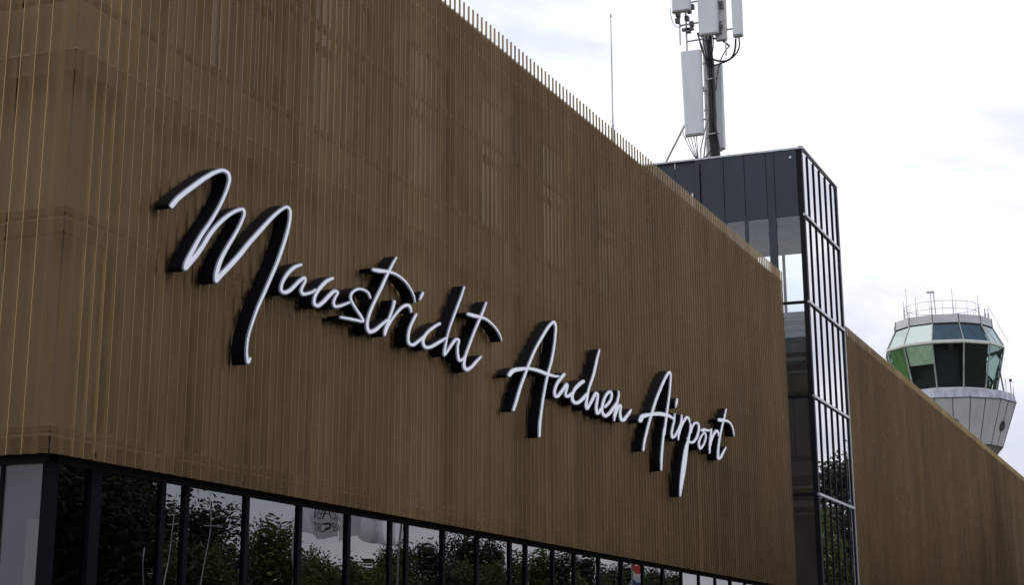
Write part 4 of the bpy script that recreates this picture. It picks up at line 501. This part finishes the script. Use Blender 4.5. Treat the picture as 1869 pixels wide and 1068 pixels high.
for k in (1,3,5,7,9,11):
    # round windows half way along every second face
    kk=k-.5+.0
    a=vert(3.90,k,18.15).lerp(vert(3.90,k+1,18.15),.5); b=vert(5.14,k,21.5).lerp(vert(5.14,k+1,21.5),.5)
    c=a.lerp(b,.44); up=(b-a).normalized(); rt=(vert(4,k+1,0)-vert(4,k,0)).normalized(); nn=rt.cross(up).normalized()
    if nn.dot(c-Vector((CX,CY,c.z)))<0: nn=-nn
    s=MB(); pts=[c+nn*.035+ (up*math.sin(t)+rt*math.cos(t))*.36 for t in [2*math.pi*i/20 for i in range(20)]]; s.face(pts)
    p0=len(s.v); s.tube([c-nn*.02,c+nn*.03],.42,20)
    o=cp(s,'porthole',[M['cabdark']])
# cab walls
s=MB(); s.ring(CX,CY,[(3.84,22.19),(3.84,22.47),(3.77,22.47)],12,A0)
cp(s,'sill_band',M['cabwhite'])
s=MB(); s.ring(CX,CY,[(4.55,25.72),(4.64,25.78),(4.62,25.95),(4.50,26.02)],12,A0); cp(s,'middle_band',M['cabsill'])
s=MB(); s.ring(CX,CY,[(3.70,27.50),(3.82,27.46),(3.79,28.12),(3.70,28.14)],12,A0); s.ring(CX,CY,[(3.70,28.12),(.1,28.2)],12,A0,cap=(False,True)); cp(s,'fascia',M['cabwhite'])
s=MB()
for k in range(12):
    s=MB(); s.tube([vert(3.83,k,27.46),vert(3.80,k,28.13)],.03,4); s.tube([vert(3.83,k,27.45),vert(3.83,k+1,27.45)],.035,4); cp(s,'fascia_seam',M['seam'])
    s=MB(); s.tube([vert(3.79,k,22.47),vert(4.57,k,25.74)],.065,6); cp(s,'cab_mullion',M['cabframe'])
    s=MB(); s.tube([vert(4.55,k,26.0),vert(3.79,k,27.48)],.05,6); cp(s,'cab_mullion',M['cabframe'])
    s=MB(); s.tube([vert(3.85,k,22.2),vert(3.85,k,22.47)],.025,4); cp(s,'sill_seam',M['seam'])
# interior
s=MB(); s.ring(CX,CY,[(3.7,22.45),(.1,22.5)],12,A0,cap=(False,True)); s.ring(CX,CY,[(3.2,22.5),(3.3,23.35),(2.5,23.4)],12,A0); s.ring(CX,CY,[(2.9,22.5),(3.3,25.8),(2.9,27.4)],12,A0); s.ring(CX,CY,[(3.66,27.42),(.2,27.44)],12,A0)
cp(s,'cab_interior',M['cabdark'])
def facequad(k,r0,z0,r1,z1,a=0,b=1):
    p=vert(r0,k,z0).lerp(vert(r0,k+1,z0),a);q=vert(r0,k,z0).lerp(vert(r0,k+1,z0),b);u=vert(r1,k,z1).lerp(vert(r1,k+1,z1),b);w=vert(r1,k,z1).lerp(vert(r1,k+1,z1),a); return [p,q,u,w]
for k in range(12):
    s=MB(); s.face(facequad(k,3.76,22.47,4.55,25.75)); cp(s,'lower_pane',M['cablow'])
    s=MB(); s.face(facequad(k,4.52,26.0,3.76,27.48)); cp(s,'upper_pane',M['cabfilm'] if k in(9,10) else M['cabup'])
def lowin(k,f0,f1,m,name,ins=.10):
    s=MB(); r=lambda f:3.76+(4.55-3.76)*f-ins; z=lambda f:22.47+3.28*f; s.face(facequad(k,r(f0),z(f0),r(f1),z(f1),.03,.97)); cp(s,name,m)
def upin(k,m,name,ins=.10):
    s=MB(); s.face(facequad(k,4.52-ins,26.02,3.76-ins,27.45,.02,.98)); cp(s,name,m)
# faces: index 7 is left, 8 front left, 9.. front, 11 right
BL={}
CTF='''blinds'''
lowin(7,.28,1,M['cabgreen'],'green_blind'); lowin(8,.55,1,M['cabpale'],'pale_green_blind'); lowin(10,0,1,M['cabdark'],'black_blind') 
upin(9,M['cabblue'],'blue_blind'); upin(10,M['cabblue'],'blue_blind')
lowin(6,.28,1,M['cabgreen'],'green_blind')
# roof railing and aerials
s=MB()
for z in(28.75,29.35):
    s.tube([(CX+2.9*math.cos(2*math.pi*i/36),CY+2.9*math.sin(2*math.pi*i/36),z) for i in range(37)],.022,5,cap=False)
for i in range(18):
    t=2*math.pi*i/18; s.tube([(CX+2.9*math.cos(t),CY+2.9*math.sin(t),28.15),(CX+2.9*math.cos(t),CY+2.9*math.sin(t),29.35)],.018,5)
cp(s,'roof_railing',M['galv'])
def whip(x,y,h,r=.022,z=28.15,blk=None):
    h*=.72
    s=MB(); s.tube([(CX+x,CY+y,z),(CX+x,CY+y,z+h*.45)],r*1.8,5); s.tube([(CX+x,CY+y,z+h*.45),(CX+x,CY+y,z+h)],r,5)
    if blk: s.box(CX+x-.28,CX+x+.28,CY+y-.1,CY+y+.1,z+h,z+h+.13); s.tube([(CX+x+.3,CY+y,z),(CX+x+.22,CY+y,z+h)],r*1.5,5)
    cp(s,'whip_antenna',M['galv'])
whip(-2.75,-1.2,2.4);whip(-2.4,-1.8,3.6);whip(-1.6,-2.4,2.3);whip(-.35,-2.8,2.6,.03,blk=True);whip(1.25,-2.6,3.0);whip(3.0,-1.4,2.3);whip(3.4,-.8,1.0,.05);whip(3.6,-.4,1.1,.04)
for p,q,r in(((3.6,-.4,29.2),(4.9,0,26.2),.015),((-3.7,-.4,27.6),(-4.9,0,24.9),.015),((4.1,-.6,24.5),(4.35,-.7,22.3),.06)):
    s=MB(); s.tube([(CX+p[0],CY+p[1],p[2]),(CX+q[0],CY+q[1],q[2])],r,5); cp(s,'stay',M['galvd'])
s=MB(); s.tube([(CX+4.85,CY-.5,22.1),(CX+4.85,CY-.5,23.2)],.03,5); s.box(CX+4.78,CX+4.98,CY-.6,CY-.4,23.1,23.3); cp(s,'gallery_lamp',M['galvd'])
for x,y,h in((4.55,-.9,1.2),(5.0,-.2,.6)): s=MB(); s.tube([(CX+x,CY+y,22.1),(CX+x,CY+y,22.1+h)],.02,5); cp(s,'whip_antenna',M['galvd'])
# ------------------------------------------------------------------ things mirrored in the glass: trees, flags, lamp posts
def leafmat(name,c0,c1):
    m,nt,out=mat(name); p=N(nt,'ShaderNodeBsdfPrincipled'); p.inputs['Roughness'].default_value=.6
    g=N(nt,'ShaderNodeNewGeometry'); r=N(nt,'ShaderNodeValToRGB'); r.color_ramp.elements[0].color=(*c0,1); r.color_ramp.elements[1].color=(*c1,1)
    nt.links.new(g.outputs['Random Per Island'],r.inputs[0]); nt.links.new(r.outputs[0],p.inputs['Base Color'])
    t=N(nt,'ShaderNodeBsdfTranslucent'); nt.links.new(r.outputs[0],t.inputs[0]); mx=N(nt,'ShaderNodeMixShader'); mx.inputs[0].default_value=.35
    nt.links.new(p.outputs[0],mx.inputs[1]); nt.links.new(t.outputs[0],mx.inputs[2]); nt.links.new(mx.outputs[0],out.inputs[0]); return m
M['leaf']=leafmat('leaf_green',(.018,.040,.007),(.10,.155,.022)); M['leafd']=leafmat('leaf_dark',(.010,.020,.006),(.030,.05,.014)); M['bark']=paint('bark',(.06,.045,.03),.9,0,.3,8)
def tree_mesh(h,rad,nl,seed,leaf):
    rnd=random.Random(seed); tr=MB(); tr.tube([(0,0,0),(.05,.03,h*.35),(0,.1,h*.75)],[h*.022,h*.016,h*.006],8)
    clumps=[]
    for i in range(46):
        a=rnd.uniform(0,6.283); zz=rnd.uniform(.18,.97); prof=math.sin(min(1,(1.04-zz)/.75)*math.pi*.5)*(.55+.45*min(1,zz/.35))
        rr=rad*prof*math.sqrt(rnd.uniform(.15,1)); c=Vector((rr*math.cos(a),rr*math.sin(a),h*zz)); clumps.append((c,rad*rnd.uniform(.24,.42)))
        if i%2==0: tr.tube([(0,.03,h*max(.12,zz*.55)),(c.x*.6,c.y*.6,c.z*.85),tuple(c)],[h*.008,h*.005,h*.002],5)
    lf=MB()
    for i in range(nl):
        c,r=clumps[rnd.randrange(len(clumps))]
        d=Vector((rnd.gauss(0,1),rnd.gauss(0,1),rnd.gauss(0,.8))); d=d.normalized()*r*rnd.uniform(.4,1.12) ; p=c+d
        s_=rnd.uniform(.06,.135); u=Vector((rnd.gauss(0,1),rnd.gauss(0,1),rnd.gauss(0,.6))).normalized(); v=u.cross(Vector((rnd.gauss(0,1),rnd.gauss(0,1),rnd.gauss(0,1)))).normalized()
        lf.face([p-u*s_,p+v*s_*.6,p+u*s_,p-v*s_*.6])
    return tr,lf
protos=[]
for i,(h,rad,nl,lm) in enumerate(((8.4,3.2,14000,'leaf'),(9.6,3.6,18000,'leafd'),(7.6,3.0,12000,'leaf'))):
    tr,lf=tree_mesh(h,rad,nl,11+i,M[lm]); protos.append((tr,lf,lm,h))
cache={}
def place_tree(kind,x,y,rz,sc,lbl):
    r=thing('tree',lbl,'tree',(x,y,0),'trees mirrored in the ground floor glass',rz); r.scale=(sc,sc,sc)
    if kind not in cache:
        tr,lf,lm,h=protos[kind]; a=tr.build('trunk',M['bark'],r,smooth=True); b=lf.build('crown',M[lm],r); cache[kind]=(a,b)
    else:
        for o in cache[kind]:
            c=o.copy(); col.objects.link(c); c.parent=r
ty=[(1,24,50.5,1.08),(1,26,54.8,1.22),(1,28,58.6,1.08),(2,25,62,.98),(1,26.5,65,.95),(0,25,68.5,.97),(2,24.5,72,.98),(0,26,75.8,.90),(2,25,79.5,.95),(0,26.5,83,.98),(1,26,87.2,.93),(2,25,91,1.12),(1,27,95,1.02),(0,25,99,1.05),(2,26,103.5,1.15),(1,26,108,1.0),(0,25,112.5,1.05),(2,26,117,1.18),(1,26,121,1.0),(0,26,125.5,1.05),(1,27,131,1.0)]
ords='first second third fourth fifth sixth seventh eighth ninth tenth eleventh twelfth thirteenth fourteenth fifteenth sixteenth seventeenth eighteenth nineteenth twentieth last'.split()
adj={0:'bright green rounded tree',1:'dark green full tree',2:'low bright green tree'}
for i,(k,x,y,sc) in enumerate(ty):
    place_tree(k,x,y,i*1.7,sc*(.91 if i>2 else 1.1),'%s mirrored in the lower glass, %s from the left'%(adj[k],ords[i]) if i<20 else 'dark green full tree mirrored at the right end of the lower glass')
place_tree(1,9.6,113,.4,1.52,'tall dark tree whose twigs show in the side glass of the stair tower')
place_tree(0,10.4,104.5,2.2,1.25,'shorter tree mirrored low in the side glass of the stair tower')
# flags
def cloth(name,m,y0,y1,z0,z1,x,amp,seed,parent,ny=36,nz=16,droop=.0,cols=None):
    rnd=random.Random(seed); ph=[rnd.uniform(0,6) for _ in range(4)]; s=MB()
    def P_(i,j):
        u=i/ny;v=j/nz; w=amp*(math.sin(u*9+ph[0]+v*1.5)*.6+math.sin(u*17+ph[1]-v*3)*.3+math.sin(v*7+ph[2]+u*4)*.25)*min(1,u*3+.1)
        return (x+w,y0+(y1-y0)*u+w*.3,z0+(z1-z0)*v-droop*u*u+.05*math.sin(u*11+ph[3]))
    for i in range(ny):
        for j in range(nz):
            s.face([P_(i,j),P_(i+1,j),P_(i+1,j+1),P_(i,j+1)],0 if not cols else (0 if j<nz/3 else 1 if j<2*nz/3 else 2))
    o=s.build(name,m,None,smooth=True); keep(o,parent); bm=bmesh.new(); bm.from_mesh(o.data); bmesh.ops.remove_doubles(bm,verts=bm.verts,dist=1e-5); bm.to_mesh(o.data); bm.free(); return o,P_
M['flag']=paint('white_flag_cloth',(.82,.82,.9),.8,0,.06); M['flagred']=paint('red_cloth',(.5,.05,.04),.8); M['flagblue']=paint('blue_cloth',(.03,.07,.30),.8); M['ink']=paint('navy_ink',(.02,.03,.07),.8)
def flagpole(lbl,y,x=14,h=8.2):
    t=thing('flagpole',lbl,'flagpole',(x,y,0),'flagpoles mirrored in the ground floor glass')
    s=MB(); s.tube([(x,y,0),(x,y,h)],[.06,.04],10); keep(s.build('pole',M['galv']),t)
    s=MB(); s.ring(x,y,[(.02,h),(.07,h+.05),(.07,h+.1),(.02,h+.15)],10,cap=(True,True)); keep(s.build('finial',M['alu']),t)
    s=MB(); s.tube([(x-.08,y,1),(x-.08,y,h-.1)],.008,4); keep(s.build('halyard',M['cable']),t); return t
def flag(lbl): return thing('flag',lbl,'flag',(14,50,6),'flags mirrored in the ground floor glass')
flagpole('slim pole of the lettered white flag mirrored in the glass',50.55)
f=flag('white flag with dark lettering mirrored in the glass'); o,Pf=cloth('cloth',M['flag'],50.65,53.95,6.02,7.75,14,.07,3,f)
for txt,zz in(('AACHEN',6.58),('AIRPORT',6.20)):
    cu=bpy.data.curves.new('lettering','FONT'); cu.body=txt; cu.size=.40; cu.extrude=.004; cu.space_character=1.05
    tmp=bpy.data.objects.new('tmp',cu); col.objects.link(tmp); dg=bpy.context.evaluated_depsgraph_get(); me=bpy.data.meshes.new_from_object(tmp.evaluated_get(dg)); bpy.data.objects.remove(tmp)
    me.transform(Matrix(((0,0,-1,13.86),(-1,0,0,53.85),(0,1,0,zz),(0,0,0,1)))); me.materials.clear(); me.materials.append(M['ink'])
    o=bpy.data.objects.new('lettering',me); col.objects.link(o); keep(o,f)
flagpole('leaning slim pole of the crumpled white flag mirrored in the glass',57.1)
f=flag('crumpled white flag beside the lettered one mirrored in the glass'); cloth('cloth',M['flag'],54.1,56.5,5.95,7.6,14,.22,9,f,droop=.25)
flagpole('pole of the furled white flag mirrored in the dark pane',68.6)
f=flag('furled white flag hanging straight down mirrored in the dark pane'); s=MB(); s.tube([(13.9,68.75+.1*math.sin(i),7.4-i*.28) for i in range(12)],[.05,.10,.14,.17,.2,.18,.24,.2,.26,.3,.24,.05],7); keep(s.build('cloth',M['flag'],smooth=True),f)
flagpole('pole of the tricolour flag mirrored in the far glass',84.4)
f=flag('red, white and blue flag mirrored in the far glass'); cloth('cloth',[M['flagblue'],M['flag'],M['flagred']],84.5,87.3,5.45,6.85,14,.12,5,f,cols=True,droop=.25)
# bent lamp posts
for (y,h,bend,lbl) in((41.2,5.0,.5,'shorter curved slim light post mirrored in the dark glass'),(43.9,6.6,-.6,'taller curved slim light post with a side arm mirrored in the dark glass')):
    t=thing('light_post',lbl,'light post',(13.6,y,0))
    s=MB(); s.tube([(13.6,y+bend*math.sin(i/14*math.pi*1.6)*.55,h*i/14) for i in range(15)],[.018]*14+[.012],8); keep(s.build('post',M['alu'],smooth=True),t)
    s=MB(); s.tube([(13.6,y,h*.86),(13.6,y+.9,h*.87)],.016,6); s.box(13.57,13.63,y+.8,y+1.0,h*.862,h*.875); keep(s.build('arm',M['alu']),t)
# ------------------------------------------------------------------ ground
def gmat(name,c,var,scale,rough=.9):
    return paint(name,c,rough,0,var,scale,.3,(1,1,1),.3)
s=MB(); s.face([(-3000,-3000,0),(3000,-3000,0),(3000,3000,0),(-3000,3000,0)]); tag(s.build('ground',gmat('grass_ground',(.045,.06,.022),.3,.4)),kind='structure')
s=MB(); s.box(3.2,19,-60,220,-.2,.012); tag(s.build('road',gmat('asphalt',(.04,.04,.042),.2,2)),kind='structure')
s=MB(); s.box(-.28,3.0,-10,220,-.2,.13); s.box(-14,-.28,-10,17.85,-.2,.13); tag(s.build('pavement',gmat('paving',(.12,.115,.105),.15,3)),kind='structure')
s=MB(); s.box(3.002,3.2,-10,220,-.2,.145); tag(s.build('kerb',gmat('kerb_stone',(.30,.29,.28),.1,5)),kind='structure')
# ------------------------------------------------------------------ sky, sun, camera
w=bpy.data.worlds.new('World'); scene.world=w; w.use_nodes=True; nt=w.node_tree; nt.nodes.clear(); L=nt.links
SUN_EL,SUN_AZ=R(48),R(288)
out=nt.nodes.new('ShaderNodeOutputWorld'); bg=nt.nodes.new('ShaderNodeBackground'); bg.inputs[1].default_value=.1
sky=nt.nodes.new('ShaderNodeTexSky'); sky.sky_type='NISHITA'; sky.sun_disc=False; sky.sun_elevation=SUN_EL; sky.sun_rotation=SUN_AZ
tc=nt.nodes.new('ShaderNodeTexCoord'); mp=nt.nodes.new('ShaderNodeMapping'); mp.inputs['Scale'].default_value=(1,1,2.6); L.new(tc.outputs['Generated'],mp.inputs[0])
n=nt.nodes.new('ShaderNodeTexNoise'); n.inputs['Scale'].default_value=3.3; n.inputs['Detail'].default_value=7; n.inputs['Roughness'].default_value=.55; n.inputs['Distortion'].default_value=.4; L.new(mp.outputs[0],n.inputs[0])
cr=nt.nodes.new('ShaderNodeValToRGB'); e=cr.color_ramp.elements; e[0].position=.43; e[0].color=(8.6,9.0,10.2,1); e[1].position=.60; e[1].color=(13.2,13.3,13.5,1); 
sp=nt.nodes.new('ShaderNodeSeparateXYZ'); L.new(tc.outputs['Generated'],sp.inputs[0])
bi=nt.nodes.new('ShaderNodeMapRange'); bi.inputs['From Min'].default_value=-.6; bi.inputs['From Max'].default_value=-.05; bi.inputs['To Min'].default_value=.15; bi.inputs['To Max'].default_value=-.05; L.new(sp.outputs[0],bi.inputs[0])
ad=nt.nodes.new('ShaderNodeMath'); ad.operation='ADD'; L.new(n.outputs[0],ad.inputs[0]); L.new(bi.outputs[0],ad.inputs[1]); L.new(ad.outputs[0],cr.inputs[0])
n2=nt.nodes.new('ShaderNodeTexNoise'); n2.inputs['Scale'].default_value=2.1; n2.inputs['Detail'].default_value=5; L.new(mp.outputs[0],n2.inputs[0])
r2=nt.nodes.new('ShaderNodeMapRange'); r2.inputs['From Min'].default_value=.3; r2.inputs['From Max'].default_value=.5; r2.inputs['To Min'].default_value=.8; r2.inputs['To Max'].default_value=1.0; L.new(n2.outputs[0],r2.inputs[0])
mx=nt.nodes.new('ShaderNodeMixRGB'); L.new(r2.outputs[0],mx.inputs['Fac']); L.new(sky.outputs[0],mx.inputs['Color1']); L.new(cr.outputs[0],mx.inputs['Color2']); 
sx=nt.nodes.new('ShaderNodeSeparateXYZ'); L.new(tc.outputs['Generated'],sx.inputs[0])
gr=nt.nodes.new('ShaderNodeMapRange'); gr.inputs['From Min'].default_value=0; gr.inputs['From Max'].default_value=1; gr.inputs['To Min'].default_value=.80; gr.inputs['To Max'].default_value=1.45; L.new(sx.outputs[2],gr.inputs[0])
vm=nt.nodes.new('ShaderNodeVectorMath'); vm.operation='SCALE'; L.new(mx.outputs[0],vm.inputs[0]); L.new(gr.outputs[0],vm.inputs['Scale'])
L.new(vm.outputs[0],bg.inputs[0]); L.new(bg.outputs[0],out.inputs[0])
ld=bpy.data.lights.new('sun','SUN'); ld.energy=.8; ld.angle=R(14); ld.color=(1,.96,.9)
lo=bpy.data.objects.new('sun',ld); col.objects.link(lo)
sd=Vector((math.sin(SUN_AZ)*math.cos(SUN_EL),math.cos(SUN_AZ)*math.cos(SUN_EL),math.sin(SUN_EL))); lo.rotation_euler=sd.to_track_quat('Z','Y').to_euler(); lo.location=(-60,-20,80)
cam=bpy.data.cameras.new('camera'); co=bpy.data.objects.new('camera',cam); col.objects.link(co); scene.camera=co
pitch,roll,yaw=R(15.93076),R(-.11778),R(22.25727)
f_=Vector((-math.sin(yaw)*math.cos(pitch),math.cos(yaw)*math.cos(pitch),math.sin(pitch))); r0=Vector((math.cos(yaw),math.sin(yaw),0)); u0=r0.cross(f_)
r_=math.cos(roll)*r0+math.sin(roll)*u0; u_=r_.cross(f_)
co.matrix_world=Matrix(((r_.x,u_.x,-f_.x,13),(r_.y,u_.y,-f_.y,0),(r_.z,u_.z,-f_.z,1.6),(0,0,0,1)))
cam.sensor_fit='HORIZONTAL'; cam.sensor_width=36; cam.lens=62.0417; cam.shift_x=.010667; cam.shift_y=-.119275; cam.clip_end=6000; cam.clip_start=.1
vs=scene.view_settings; vs.view_transform='Standard'; vs.look='None'; vs.exposure=0; vs.gamma=1
scene.cycles.max_bounces=8; scene.cycles.transparent_max_bounces=16; scene.cycles.glossy_bounces=4
scene.render.film_transparent=False
